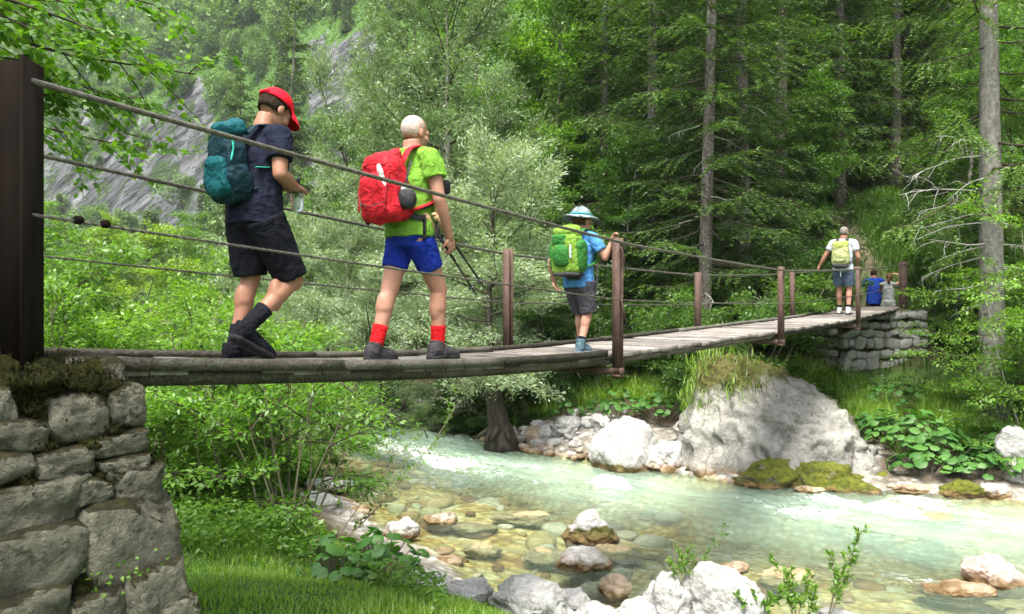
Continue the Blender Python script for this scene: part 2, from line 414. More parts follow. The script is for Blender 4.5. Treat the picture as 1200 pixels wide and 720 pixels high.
def water_mat():
    t = NT('river_water'); co = t.coord('Object', (.55, 1.5, 1))
    n1 = t.noise(co, 4.5, 5, .6, 1.2); n2 = t.noise(co, 16, 4, .6, .8)
    b = t.bump(t.math('ADD', n1, t.math('MULTIPLY', n2, .6)), .85, .05)
    tr = t.n('ShaderNodeBsdfTransparent'); tr.inputs[0].default_value = (.88, .96, .88, 1)
    df = t.n('ShaderNodeBsdfDiffuse'); df.inputs[0].default_value = (.29, .41, .31, 1); t.l(b, df.inputs['Normal'])
    turb = t.math('SUBTRACT', 1.0, t.math('POWER', 2.718, t.math('MULTIPLY', t.math('POWER', t.attr('depth'), 1.7), -1.7)))
    turb = t.math('MULTIPLY', turb, t.math('ADD', .55, t.math('MULTIPLY', t.noise(co, 1.6, 4, .6, 1.0), .9)), True)
    m1 = t.n('ShaderNodeMixShader'); t.l(turb, m1.inputs[0]); t.l(tr.outputs[0], m1.inputs[1]); t.l(df.outputs[0], m1.inputs[2])
    # foam
    fn = t.math('ADD', t.math('MULTIPLY', t.noise(co, 6, 8, .74, 1.6), .6), t.math('MULTIPLY', t.noise(co, 26, 5, .7, 1.0), .4))
    fa = t.math('SUBTRACT', t.math('ADD', t.math('MULTIPLY', t.attr('foam'), .95), t.math('MULTIPLY', t.math('SUBTRACT', fn, .5), 5.0)), .64)
    fa = t.math('MULTIPLY', fa, 2.3, True)
    fo = t.n('ShaderNodeBsdfDiffuse'); fo.inputs[0].default_value = (.66, .72, .70, 1); t.l(b, fo.inputs['Normal'])
    m2 = t.n('ShaderNodeMixShader'); t.l(fa, m2.inputs[0]); t.l(m1.outputs[0], m2.inputs[1]); t.l(fo.outputs[0], m2.inputs[2])
    gl = t.n('ShaderNodeBsdfGlossy'); gl.inputs['Roughness'].default_value = .08; t.l(b, gl.inputs['Normal'])
    fr = t.n('ShaderNodeFresnel'); fr.inputs[0].default_value = 1.33; t.l(b, fr.inputs['Normal'])
    m3 = t.n('ShaderNodeMixShader'); t.l(fr.outputs[0], m3.inputs[0]); t.l(m2.outputs[0], m3.inputs[1]); t.l(gl.outputs[0], m3.inputs[2])
    t.l(m3.outputs[0], t.out.inputs[0]); return t.m
wo = link('river_water', wme, water_mat()); wo.rotation_euler = (0, 0, math.atan2(-.59, .807)); tag(wo, kind='structure')

# ================================================================ rocks
def ico(sub):
    bm = bmesh.new(); bmesh.ops.create_icosphere(bm, subdivisions=sub, radius=1)
    v = np.array([x.co[:] for x in bm.verts]); f = np.array([[w.index for w in q.verts] for q in bm.faces]); bm.free(); return v, f
_ICO = {}
def rock_np(size, seed, sub=5, cuts=16, rough=.13, flat=.0, freq=2.0):
    if sub not in _ICO: _ICO[sub] = ico(sub)
    v, f = _ICO[sub]; v = v.copy(); rs = np.random.RandomState(seed)
    for k in range(cuts):
        n = rs.normal(size=3); n /= np.linalg.norm(n); d = rs.uniform(.62, .95)
        s = v@n; over = np.maximum(s-d, 0); v -= n*(over*.88)[:, None]
    r = np.linalg.norm(v, axis=1, keepdims=True); dr = v/r
    v = v+dr*(fbm(dr*freq+seed*3.1, 5, gain=.55)*rough-np.abs(fbm(dr*freq*2.7+seed, 4, gain=.6))*rough*.45)[:, None]
    if flat: v[:, 2] = np.where(v[:, 2] < -flat, -flat+(v[:, 2]+flat)*.15, v[:, 2])
    return v*np.asarray(size), f
def rock(name, c, size, seed, mat, rz=0, label=None, group=None, cat='rock', tilt=0, **k):
    v, f = rock_np(size, seed, **k)
    v = v@rotm(tilt, 0, rz).T
    o = link(name, mesh_np(name, v, f, True), mat, loc=c)
    return tag(o, label, cat, group)
def stone_mat(name, lo, hi, moss=0.0, wet=True, mossc=((.05, .055, .012), (.13, .13, .03)), scale=3.0, streak=False, wl=.10, moss_low=False, speck=0.0, cover=False):
    t = NT(name); co = t.coord('Object'); g = t.n('ShaderNodeNewGeometry')
    n1 = t.noise(co, scale, 8, .66); n2 = t.noise(co, scale*7, 6, .7, .4)
    f = t.math('ADD', t.math('MULTIPLY', n1, .6), t.math('MULTIPLY', n2, .4))
    c = t.ramp(f, [(.34, lo), (.6, hi)])
    # dark cracks and lichen pits
    cr = t.n('ShaderNodeTexVoronoi', feature='DISTANCE_TO_EDGE'); cr.inputs['Scale'].default_value = scale*.55
    wv = t.n('ShaderNodeMapping'); t.l(co, wv.inputs[0])
    dis = t.mix(.25, wv.outputs[0], t.n('ShaderNodeTexNoise').outputs['Color'], 'ADD'); t.l(dis, cr.inputs['Vector'])
    crk = t.ramp(cr.outputs['Distance'], [(.0, (.35, .33, .3)), (.035, (1, 1, 1))])
    c = t.mix(.3, c, t.mix(1.0, c, crk, 'MULTIPLY'))
    if speck:
        sp = t.ramp(t.noise(co, scale*3.2, 6, .75), [(.56, (0, 0, 0)), (.66, (1, 1, 1))]); c = t.mix(t.math('MULTIPLY', sp, speck), c, (.03, .028, .02))
    sx = t.n('ShaderNodeSeparateXYZ'); t.l(g.outputs['Position'], sx.inputs[0])
    if moss > 0:
        nm = t.noise(co, 2.2, 6, .7)
        sn = t.n('ShaderNodeSeparateXYZ'); t.l(g.outputs['True Normal'], sn.inputs[0])
        if moss_low: k = t.math('MULTIPLY', t.math('SUBTRACT', .16, sx.outputs[2]), 2.2)
        else: k = t.math('MULTIPLY', sn.outputs[2], .3)
        mk = t.ramp(t.math('ADD', nm, k), [(.72-moss*.3, (0, 0, 0)), (.80-moss*.3, (1, 1, 1))])
        mc = t.ramp(t.noise(co, 14, 4), [(.3, mossc[0]), (.7, mossc[1])])
        c = t.mix(mk, c, mc)
    if cover: c = t.mix(t.attr('cover'), c, t.ramp(t.noise(co, 14, 4), [(.3, mossc[0]), (.7, mossc[1])]))
    if wet:
        nz = t.math('ADD', sx.outputs[2], t.math('MULTIPLY', t.math('SUBTRACT', t.noise(co, 6, 7, .7), .5), .34))
        wm = t.ramp(t.math('DIVIDE', nz, wl*2.0), [(.2, (1, 1, 1)), (.9, (0, 0, 0))])
        wc = t.ramp(t.noise(co, 5, 6, .7), [(.3, (.085, .055, .022)), (.5, (.20, .13, .06)), (.7, (.32, .245, .14))])
        c = t.mix(wm, c, wc)
    hh = t.math('ADD', t.math('MULTIPLY', n1, .7), t.math('MULTIPLY', n2, .5))
    t.principled(c, .88, .2, t.bump(hh, 1.0, .10)); return t.m
M_lime = stone_mat('pale_limestone', (.30, .29, .28), (.52, .51, .495))
M_grey = stone_mat('grey_limestone', (.26, .26, .25), (.48, .475, .46), wet=False, speck=.3)
M_mossr = stone_mat('mossy_limestone', (.28, .27, .26), (.52, .51, .49), moss=.95, moss_low=True)
M_tan = stone_mat('ochre_stone', (.24, .17, .11), (.46, .38, .28), wet=True, wl=.05, scale=4)
M_sub = stone_mat('algae_stone', (.22, .165, .085), (.44, .37, .22), wet=False, scale=4)
M_green = stone_mat('moss_stone', (.10, .09, .06), (.28, .26, .22), moss=1.35, wet=True, mossc=((.045, .06, .008), (.15, .16, .02)), wl=.05)

def wrock(px, py, size, seed, mat, label, z=0.0, dz=0.0, rz=0, name='river_rock', group=None, **k):
    p = Wz(px, py, z); return rock(name, (p.x, p.y, z+dz), size, seed, mat, rz, label, group, **k)
# the big boulder below the bridge: hand-shaped outline, rough pocked face
def big_boulder():
    base = W(905, 556, 13.3); root = empty('riverside_boulder', (base.x, base.y, 0))
    v, f = rock_np((1, 1, 1), 77, sub=6, cuts=10, rough=.05, freq=1.3)
    # profile: x from -1..1 -> top height in metres, tallest left of centre
    X = np.clip(v[:, 0]*1.1, -1, 1)
    top = np.interp(X, [-1, -.85, -.7, -.48, 0, .22, .48, .74, 1], [.6, 1.35, 1.85, 2.0, 1.80, 1.68, 1.48, 1.12, .5])
    zz = np.clip(v[:, 2], 0, 1)/np.sqrt(np.clip(1-X**2, .03, 1)); z = np.where(v[:, 2] > 0, np.clip(zz, 0, 1)**.55*top, v[:, 2]*.7)
    p = np.stack([v[:, 0]*1.70, v[:, 1]*1.35+z*.30, z], -1)
    n = v/np.linalg.norm(v, axis=1, keepdims=True)
    p += n*(fbm(p*1.1+4, 5, gain=.6)*.15-np.abs(fbm(p*2.4+8, 5, gain=.6))*.17+fbm(p*8, 4, gain=.65)*.045)[:, None]
    p = p@rotm(0, 0, -12).T
    me = mesh_np('rock_body', p, f, True)
    tp_ = np.interp(p[:, 0]/1.7, [-1, -.85, -.7, -.48, 0, .22, .48, .74, 1], [.6, 1.35, 1.85, 2.0, 1.80, 1.68, 1.48, 1.12, .5]); mo = sstep(.0, .35, (p[:, 2]-tp_*(.80+.10*sstep(-.6, .6, p[:, 0])))*2.2+sstep(-.2, -1.1, p[:, 0])*.35*sstep(.7, 1.3, p[:, 2])+fbm(p*2.2, 5, gain=.6)*.42+.05); vattr(me, 'cover', np.clip(mo, 0, 1))
    m = stone_mat('boulder_limestone', (.135, .13, .115), (.37, .36, .325), moss=.0, wet=True, scale=3.2, mossc=((.04, .042, .012), (.11, .105, .03)), wl=.10, speck=.45, cover=True)
    link('rock_body', me, m, root)
    tag(root, 'huge pocked grey boulder rising from the far waterline below the bridge deck', 'boulder')
    return root, p, f
BB, BBp, BBf = big_boulder()
wrock(737, 546, (.74, .60, .70), 12, stone_mat('white_boulder_stone', (.30, .29, .28), (.54, .53, .51), moss=.55, moss_low=True), 'chest high white boulder with mossy foot beside the gravel bank', dz=.22, rz=20, name='white_boulder', sub=5, cat='boulder', rough=.09, cuts=8)
wrock(782, 548, (.52, .4, .36), 31, M_lime, 'pale knobbly rock wedged between the white boulder and the huge grey boulder', dz=.12, rz=50)
wrock(905, 566, (.66, .40, .40), 41, M_green, 'brown and green mossy rock at the middle of the foot of the huge boulder', dz=.02, name='mossy_rock', rough=.2, cuts=6)
wrock(972, 572, (.74, .44, .42), 42, M_green, 'broad yellow green mossy rock at the right foot of the huge boulder', dz=.02, name='mossy_rock', rough=.2, cuts=6)
wrock(1130, 580, (.34, .26, .22), 43, M_green, 'bright mossy rock at the waterline below the large leaved plants', dz=.03, name='mossy_rock')
wrock(1034, 568, (.22, .18, .16), 44, M_green, 'small mossy rock on the waterline right of the huge boulder', dz=.08, name='mossy_rock')
wrock(950, 577, (.26, .16, .08), 45, M_tan, 'flat yellow stone half in the water before the mossy rocks', dz=.02)
wrock(1028, 553, (.14, .12, .22), 46, M_lime, 'small white stone standing right of the huge boulder', dz=.25)
wrock(1165, 582, (.30, .2, .16), 47, M_lime, 'cream stone at the waterline right of the bright mossy rock', dz=.06)
wrock(1194, 575, (.32, .22, .3), 48, M_lime, 'pale stone at the right edge of the far bank', dz=.2)
wrock(1070, 575, (.42, .2, .10), 49, M_tan, 'low brown wet stones at the waterline under the leaves', dz=.02)
wrock(1190, 535, (.4, .3, .45), 50, M_grey, 'grey rock among the leaves at the far right bank', z=.5, dz=.1)
# rocks in the stream
wrock(692, 632, (.37, .32, .27), 61, M_mossr, 'white topped rock with mossy flank in midstream below the child', dz=.07, rz=-25, cuts=9)
wrock(722, 640, (.40, .22, .10), 62, M_sub, 'submerged brown ledge trailing right of the mossy flanked rock', dz=-0.085, rz=-20)
wrock(681, 662, (.34, .27, .17), 63, M_lime, 'low flat white rock with orange waterline nearest the middle of the near bank', dz=.03, rz=5)
wrock(720, 694, (.21, .18, .15), 64, M_tan, 'small pinkish brown stone beside the split grey boulder', dz=.03)
wrock(470, 630, (.24, .2, .18), 65, M_lime, 'white stone poking out of the shallows by the butterbur leaves', dz=.08)
wrock(518, 611, (.26, .18, .10), 66, M_lime, 'small white capped stone breaking the shallows left of midstream', dz=.03)
wrock(550, 613, (.36, .2, .07), 67, M_sub, 'brown slab just awash right of the small white capped stone', dz=-0.065)
wrock(612, 602, (.42, .24, .10), 68, M_sub, 'flat ochre rock just awash in the middle of the river', dz=-0.055)
wrock(565, 638, (.3, .2, .10), 69, M_sub, 'yellowish submerged rock in the clear shallows', dz=-0.085)
wrock(640, 645, (.34, .2, .10), 70, M_sub, 'submerged rock just left of the mossy flanked rock', dz=-0.085)
wrock(525, 657, (.18, .13, .10), 71, M_tan, 'reddish stone under the shallow water near the grass', dz=-.02)
wrock(1163, 682, (.34, .26, .28), 72, stone_mat('pink_stone', (.32, .22, .17), (.54, .46, .42), wl=.09), 'pointed pink and white rock in the river at lower right', dz=.05, cuts=18)
wrock(1120, 688, (.42, .3, .10), 73, M_tan, 'low tan rock awash left of the pointed pink rock', dz=-.04)
wrock(925, 672, (.40, .24, .12), 74, M_sub, 'pinkish rock just under water behind the sapling at lower right', dz=-0.055)
wrock(858, 667, (.22, .16, .09), 75, M_tan, 'brown stone awash behind the split grey boulder', dz=0)
wrock(385, 577, (.42, .26, .17), 76, M_lime, 'pale boulder at the water edge behind the stems of the big bush', dz=.08)
wrock(350, 600, (.55, .4, .16), 77, M_lime, 'flat cream rock at the water edge seen through the big bush', dz=.1)
wrock(715, 572, (.32, .2, .10), 78, M_sub, 'submerged rock raising white foam in midstream', dz=-0.095)
wrock(1095, 606, (.45, .3, .10), 79, M_sub, 'submerged rock at the tail of the right hand rapid', dz=-0.075)
wrock(420, 600, (.3, .2, .1), 80, M_tan, 'ochre stone in the shallows right of the big bush', dz=-.02)
# near bank rocks
def brock(px, py, Y, size, seed, mat, label, rz=0, **k):
    p = W(px, py, Y); return rock('bank_rock', p, size, seed, mat, rz, label, **k)
brock(622, 706, 6.2, (.40, .32, .24), 81, M_grey, 'long grey angular boulder rising from the grass edge at bottom centre', rz=-15, tilt=8, sub=5)
brock(500, 690, 6.6, (.34, .26, .14), 82, M_grey, 'low grey rock at the edge of the grass near the butterbur leaves', rz=-30)
brock(548, 694, 6.5, (.24, .22, .11), 83, M_grey, 'small grey rock between the two larger grass edge rocks')
brock(668, 704, 6.9, (.18, .14, .14), 91, M_lime, 'small white block at the shallows right of the long grey boulder')
brock(838, 712, 6.1, (.40, .30, .34), 84, M_grey, 'grey boulder split by a dark crack at bottom centre right', rz=-28, tilt=-6, cuts=20, sub=5)
brock(786, 708, 6.15, (.17, .24, .31), 85, M_grey, 'left half of the cracked grey boulder leaning on the larger half', rz=10, tilt=5, cuts=20)
brock(742, 722, 6.0, (.2, .18, .15), 86, M_lime, 'rounded pale stone in front of the cracked boulder')
brock(700, 722, 6.2, (.22, .2, .1), 87, M_lime, 'flat white stone at the bottom edge left of the rounded pale stone')
brock(985, 735, 6.0, (.24, .2, .16), 88, M_grey, 'grey stone at the foot of the leafy sapling at bottom right')
brock(770, 700, 6.5, (.12, .12, .12), 90, M_lime, 'little white stone behind the rounded pale stone')
# stones of the gravel bank on the far side
rs = np.random.RandomState(3); k = 0
bank = []
for a in range(330):
    px = rs.uniform(500, 735); py = np.interp(px, [500, 600, 660, 735], [502, 528, 537, 545])-rs.uniform(0, 1)**1.3*np.interp(px, [500, 620, 700, 735], [22, 46, 40, 30])
    Y = 2700/(py-HZ)*1.0
    p = W(px, py, np.clip(Y, 12.8, 17.5)); z = gz(p.x, p.y); s = rs.choice([.05, .07, .09, .13, .2], p=[.3, .3, .2, .15, .05])
    bank.append((p.x, p.y, max(z, 0)+s*.2, s))
mb = MB()
for a, (x, y, z, s) in enumerate(bank[:300]):
    v, f = rock_np((s*rs.uniform(.8, 1.5), s*rs.uniform(.7, 1.2), s*rs.uniform(.5, .9)), a, sub=2, cuts=8)
    mb.add(v@rotm(0, 0, rs.uniform(0, 360)).T+np.array([x, y, z]), t=f)
o = mb.build('gravel_bank', stone_mat('gravel_stone', (.24, .235, .23), (.44, .43, .42), scale=5)); tag(o, 'bank of pale loose gravel and cobbles beside the willow trunk', 'gravel', kind='stuff')
for (px, py, s, sd_) in ((665, 487, .26, 1), (640, 503, .2, 2), (702, 497, .24, 3), (590, 500, .2, 4), (690, 505, .18, 5), (540, 512, .2, 6), (625, 527, .22, 7), (655, 480, .2, 8)):
    p = W(px, py, 15.5); z = gz(p.x, p.y)
    lab = ['upright grey block at the back of the gravel bank', 'grey cobble in the middle of the gravel bank', 'broad grey rock on the gravel behind the white boulder', 'cobble just right of the willow trunk', 'low cobble left of the white boulder on the gravel', 'pale cobble left of the willow trunk at the water edge', 'reddish cobble at the water edge right of the willow trunk', 'small upright rock under the grasses behind the gravel'][sd_-1]
    rock('bank_cobble', (p.x, p.y, z+s*.35), (s*1.2, s, s*.9), 200+sd_, M_tan if sd_ == 7 else M_grey, sd_*40, lab)

# ================================================================ stone abutments
def abut_stone(mb, c, hw, hh, th, A, N, seed, e=.27, Z=(0, 0, 1.)):
    """rounded block: c centre, hw/hh half width/height, th half thickness, A face direction, N outward normal"""
    rs = np.random.RandomState(seed)
    if 4 not in _ICO: _ICO[4] = ico(4)
    v, f4 = _ICO[4]; pw = 2/e; v = v/((np.abs(v)**pw).sum(1)**(1/pw))[:, None]
    rr = v.copy()
    for k in range(7):
        n = rs.normal(size=3); n /= np.linalg.norm(n); d = rs.uniform(1.0, 1.4); s = v@n; v = v-n*(np.maximum(s-d, 0)*.8)[:, None]
    v = v+rr*(fbm(rr*1.7+seed*2.7, 5, gain=.62)*.065)[:, None]+np.stack([rr[:, 2]*rs.uniform(-.14, .14), rr[:, 0]*0, rr[:, 0]*rs.uniform(-.12, .12)], -1)
    Z = np.asarray(Z)
    p = np.asarray(c)+v[:, :1]*hw*A+v[:, 1:2]*th*N+v[:, 2:]*hh*Z
    mb.add(p, t=f4)
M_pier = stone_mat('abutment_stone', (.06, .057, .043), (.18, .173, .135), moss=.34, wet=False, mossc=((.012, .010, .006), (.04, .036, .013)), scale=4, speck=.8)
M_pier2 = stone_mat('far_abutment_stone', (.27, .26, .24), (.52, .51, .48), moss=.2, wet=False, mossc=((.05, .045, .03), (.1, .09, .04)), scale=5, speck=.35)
t = NT('mortar_gap'); t.principled(t.ramp(t.noise(t.coord('Object'), 12, 5), [(.3, (.014, .013, .009)), (.55, (.05, .046, .034)), (.75, (.10, .095, .075))]), .95, .1, t.bump(t.noise(t.coord('Object'), 20, 5), .8, .03)); M_gap = t.m
t = NT('moss_mat'); t.principled(t.ramp(t.noise(t.coord('Object'), 16, 5, .7), [(.3, (.012, .012, .005)), (.55, (.032, .034, .010)), (.75, (.065, .072, .02))]), 1.0, .05, t.bump(t.noise(t.coord('Object'), 60, 5, .7), 1.0, .05)); M_moss = t.m
A3 = np.array([.59, .807, 0]); N3 = np.array([.807, -.59, 0])
def near_abutment():
    C = np.array([-1.45, 2.9, 0]); ztop = 2.72
    root = empty('stone_abutment', (C[0], C[1], gz(C[0], C[1])))
    L = np.array(root.location)
    core = MB()
    def ring(z, out):
        b = (ztop-z)*.19+out
        return [C+A3*(.55*b)+N3*b-L*[1, 1, 0], C+A3*(.55*b)-N3*(1.9+b)-L*[1, 1, 0], C-A3*2.2-N3*(1.9+b)-L*[1, 1, 0], C-A3*2.2+N3*b-L*[1, 1, 0]]
    zs = [1.0, 1.6, 2.2, ztop-.02]; vv = []
    for z in zs: vv += [(p[0], p[1], z-L[2]) for p in ring(z, -.03)]
    q = [[4*k+a, 4*k+(a+1) % 4, 4*k+4+(a+1) % 4, 4*k+4+a] for k in range(3) for a in range(4)]+[[12, 13, 14, 15]]
    core.add(vv, q).build('mortar_core', M_gap, root)
    mb = MB()
    stones = [(-14, 455, 16, 497), (-10, 492, 54, 530), (60, 460, 124, 516), (127, 453, 167, 499), (44, 526, 107, 559), (108, 503, 172, 533), (118, 534, 180, 560), (-40, 532, 38, 572), (133, 548, 191, 590),
              (-30, 568, 106, 632), (108, 586, 208, 682), (-40, 624, 104, 708), (150, 664, 222, 745), (84, 694, 150, 750), (-60, 702, 82, 770), (88, 560, 128, 590), (150, 690, 180, 745), (188, 702, 230, 760)]
    for k, (x0, y0, x1, y1) in enumerate(stones):
        cx, cy_ = (x0+x1)/2, (y0+y1)/2
        d = np.array([(cx-600)/F, 1.0, -(cy_-HZ)/F])
        # ray meets the battered face  N.(P-C) = .19*(ztop-z)
        o = np.array([0, 0, EYE]); nn = N3+np.array([0, 0, .19])
        s = (N3@C+.19*ztop-nn@o)/(nn@d); P = o+d*s
        dep = P[1]; # half sizes in metres on the face
        hh = (y1-y0)/2/F*dep*1.12
        a0 = o[:2]+d[:2]*s
        e0, e1 = [(lambda m: (m*(C[1]+N3[1]*b)-(C[0]+N3[0]*b))/(A3[0]-m*A3[1]))((xx-600)/F) for xx in (x0, x1) for b in [.19*(ztop-P[2])]]
        hw = abs(e1-e0)/2*1.10
        abut_stone(mb, P-N3*.09-L, hw, hh, .13, A3, N3, 300+k)
    rs = np.random.RandomState(8)
    # river face and the rest of the side face (hidden from here, but real)
    z = 1.0; k = 0
    while z < 2.65:
        h = rs.uniform(.16, .26); y = .1
        while y < 1.8:
            w = rs.uniform(.22, .42); b = .19*(ztop-z-h/2)
            abut_stone(mb, C-N3*(y+w/2)+A3*(.55*b-.06)+np.array([0, 0, z+h/2])-L, w/2, h/2, .12, -N3, A3, 400+k); y += w+.02; k += 1
        s = .85
        while s < 2.2:
            w = rs.uniform(.25, .45); b = .19*(ztop-z-h/2)
            abut_stone(mb, C-A3*(s+w/2)+N3*(b-.08)+np.array([0, 0, z+h/2])-L, w/2, h/2, .12, A3, N3, 500+k); s += w+.02; k += 1
        z += h+.015
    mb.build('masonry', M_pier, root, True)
    # moss on top
    n = 70; a, b = np.meshgrid(np.linspace(-2.2, .02, n), np.linspace(-1.9, .05, n), indexing='ij')
    P = C+a[..., None]*A3+b[..., None]*N3-L*[1, 1, 0]
    edge = np.minimum.reduce([sstep(.02, -.08, a), sstep(.05, -.06, b)])
    h = .02+.05*np.abs(fbm(np.stack([a*4, b*4, a*0], -1), 4))+.04*fbm(np.stack([a*14, b*14, a*0], -1), 3)
    hgt = (ztop-L[2])-.06+(h+.05)*edge-.10*(1-edge)
    P[..., 2] = hgt
    i, j = np.meshgrid(np.arange(n-1), np.arange(n-1), indexing='ij')
    q = np.stack([i*n+j, (i+1)*n+j, (i+1)*n+j+1, i*n+j+1], -1).reshape(-1, 4)
    link('moss_cap', mesh_np('moss_cap', P, q, True), M_moss, root)
    # fringes of moss in the joints
    vv, ff = _ICO[2] if 2 in _ICO else ico(2)
    for (px, py, r) in [(20, 450, .05), (60, 447, .05), (100, 450, .05), (110, 470, .04), (60, 460, .03), (112, 520, .05), (130, 505, .04), (90, 558, .03), (30, 565, .04), (120, 560, .04), (60, 525, .035), (15, 475, .03), (150, 590, .02), (110, 600, .025), (100, 690, .03), (60, 628, .02), (170, 545, .03), (140, 500, .03), (125, 455, .04), (40, 480, .03)]:
        d = np.array([(px-600)/F, 1.0, -(py-HZ)/F]); nn = N3+np.array([0, 0, .19]); o = np.array([0, 0, EYE])
        s = (N3@C+.19*ztop-nn@o)/(nn@d); P = o+d*s-L-N3*.03
        mb = MB(); vj = vv*(1+.35*fbm(vv*2+px, 3))[:, None]*np.array([1.5, 1.5, .8])*r; mb.add(vj+P, t=ff); mb.build('moss_tuft', M_moss, root, True)
    tag(root, 'near stone abutment of big mossy blocks under the rusty steel post', 'stone pier')
near_abutment()
def far_abutment():
    C = W(1080, 440, 17.25); C = np.array([C.x, C.y, 0]); root = empty('stone_abutment', (C[0], C[1], 1.0)); L = np.array([C[0], C[1], 1.0])
    A = np.array([.985, .17, 0]); N = np.array([.17, -.985, 0]); ztop = 2.74; Wd = 2.02; zb = .75
    core = MB(); core.box((0, 0, 0), (1, 1, 1)); v = core.v[0].copy()
    v = np.array([C-A*(Wd/2)+A*x*(Wd/2-.1)-N*.95+N*y*.85+np.array([0, 0, zb+(z+1)/2*(ztop-zb)])-L for x, y, z in v]); core.v[0] = v
    core.build('mortar_core', M_gap, root)
    mb = MB(); rs = np.random.RandomState(21); z = zb; k = 0
    while z < ztop-.05:
        h = min(rs.uniform(.17, .28), ztop-z); x = rs.uniform(-.06, 0)
        while x < Wd-.06:
            w = min(rs.choice([rs.uniform(.13, .2), rs.uniform(.2, .3), rs.uniform(.3, .42)]), Wd-x+.05); hj = h*rs.uniform(.75, 1.25)
            ph = rs.normal()*.16; jz = rs.uniform(-.03, .03)*(0 if z > ztop-.3 else 1); Zv = np.array([0, 0, 1.])
            abut_stone(mb, C-A*(x+w/2)+N*(.03+.08*(ztop-z)/2+rs.uniform(-.02, .03))+np.array([0, 0, z+h/2+jz])-L, w/2*rs.uniform(1.0, 1.16), hj/2*rs.uniform(.98, 1.14), .14, A*math.cos(ph)+Zv*math.sin(ph), N, 600+k, rs.uniform(.45, .62), Zv*math.cos(ph)-A*math.sin(ph)); x += w+.012; k += 1
        y = .2
        while y < 1.7:
            w = rs.uniform(.2, .4)
            for sx in (0, 1): abut_stone(mb, C-A*(Wd*sx+(.05 if sx == 0 else -.05))-N*(y+w/2)+np.array([0, 0, z+h/2])-L, w/2, h/2, .12, N, A, 700+k, .5)
            y += w+.015; k += 1
        z += h+.01
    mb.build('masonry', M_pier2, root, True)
    tag(root, 'far stone abutment of small rough grey stones carrying the bridge end', 'stone pier')
far_abutment()

# loose stones lying on the bed under the clear shallows
rs = np.random.RandomState(9); mb = MB()
for k in range(420):
    v_ = rs.uniform(-13, 4); t_ = rs.beta(1.1, 1.6); un, uf = float(u_near(v_)), float(u_far(v_)); x, y = XY(un+t_*(uf-un), v_); z = gz(x, y); s_ = rs.choice([.06, .10, .16, .24], p=[.4, .33, .2, .07])
    if z > -.03: continue
    h = min(s_*rs.uniform(.35, .6), abs(z)*.75); v, f = rock_np((s_*rs.uniform(.9, 1.6), s_*rs.uniform(.7, 1.1), h), k+50, sub=2, cuts=5)
    mb.add(v@rotm(0, 0, rs.uniform(0, 360)).T+np.array([x, y, z+h*.25]), t=f)
t = NT('bed_stone'); g = t.n('ShaderNodeNewGeometry'); n_ = t.noise(t.coord('Object'), 9, 5, .65)
c_ = t.ramp(g.outputs['Random Per Island'], [(.05, (.16, .08, .04)), (.25, (.30, .20, .10)), (.45, (.40, .33, .17)), (.65, (.30, .29, .18)), (.85, (.46, .44, .36)), (1, (.34, .20, .13))])
t.principled(t.mix(1.0, c_, t.ramp(n_, [(.3, (.6, .6, .55)), (.7, (1, 1, 1))]), 'MULTIPLY'), .8, .2, t.bump(n_, .5, .02))
tag(mb.build('riverbed_stones', t.m, None, True), 'ochre, brown and pale stones covering the bed under the clear shallow water', 'stones', kind='stuff')
# ================================================================ suspension footbridge
D3 = A3/np.linalg.norm(A3); S3 = np.array([-.8077, .5896, 0])      # along, and across to the far rail
P0 = np.array([-1.777, 2.88, 0]); LB = 14.48/.8077
def deck_z(t): 
    return np.interp(t, TG, ZG)
_tk = np.array([-.05, 0, .053, .111, .168, .25, .37, .5, .75, 1, 1.05]); _zk = np.array([2.81, 2.745, 2.672, 2.602, 2.548, 2.525, 2.54, 2.575, 2.64, 2.80, 2.84])
TG = np.linspace(-.03, 1.03, 400); ZG = np.interp(TG, _tk, _zk)
for _ in range(2): 
    k_ = np.ones(25)/25; ZG = np.convolve(np.pad(ZG, 12, mode='reflect', reflect_type='odd'), k_, 'valid')
def BP(t, c=0.0, z=0.0): return P0+D3*(t*LB)+S3*c+np.array([0, 0, z])
WB = 1.09
BR = empty('suspension_footbridge', BP(.5, WB/2)); BL = np.array(BR.location)
def wood_mat(name, a, b, c2, dark=.0):
    t = NT(name); g = t.n('ShaderNodeNewGeometry')
    mp = t.n('ShaderNodeMapping'); mp.inputs['Rotation'].default_value = (0, 0, math.atan2(S3[1], S3[0])*-1 if dark == 0 else math.atan2(D3[1], D3[0])*-1); mp.inputs['Scale'].default_value = (3.0, 45, 45); t.l(t.coord('Object'), mp.inputs[0])
    n = t.noise(mp.outputs[0], 1.6, 6, .65)
    c = t.ramp(t.math('ADD', t.math('MULTIPLY', n, .6), t.math('MULTIPLY', g.outputs['Random Per Island'], .4)), [(.34, a), (.5, b), (.66, c2)])
    st = t.ramp(t.noise(t.coord('Object'), 5, 5, .7), [(.45, (1, 1, 1)), (.7, (.45, .42, .36))])
    c = t.mix(1.0, c, st, 'MULTIPLY')
    t.principled(c, .9, .15, t.bump(n, .7, .012)); return t.m
M_plank = wood_mat('weathered_planks', (.085, .075, .068), (.17, .155, .142), (.27, .25, .232))
M_beam = wood_mat('dark_beam', (.018, .016, .012), (.05, .046, .036), (.12, .112, .09), 1)
M_kerb = wood_mat('kerb_timber', (.022, .020, .016), (.058, .054, .043), (.12, .115, .095), 1)
t = NT('rusty_steel'); n_ = t.noise(t.coord('Object'), 14, 6, .7)
t.principled(t.ramp(n_, [(.3, (.038, .021, .015)), (.55, (.07, .041, .031)), (.75, (.11, .068, .052))]), .75, .3, t.bump(n_, .4, .008)); M_rust = t.m
t = NT('shaded_rusty_steel'); n_ = t.noise(t.coord('Object', (3, 3, .5)), 8, 6, .7)
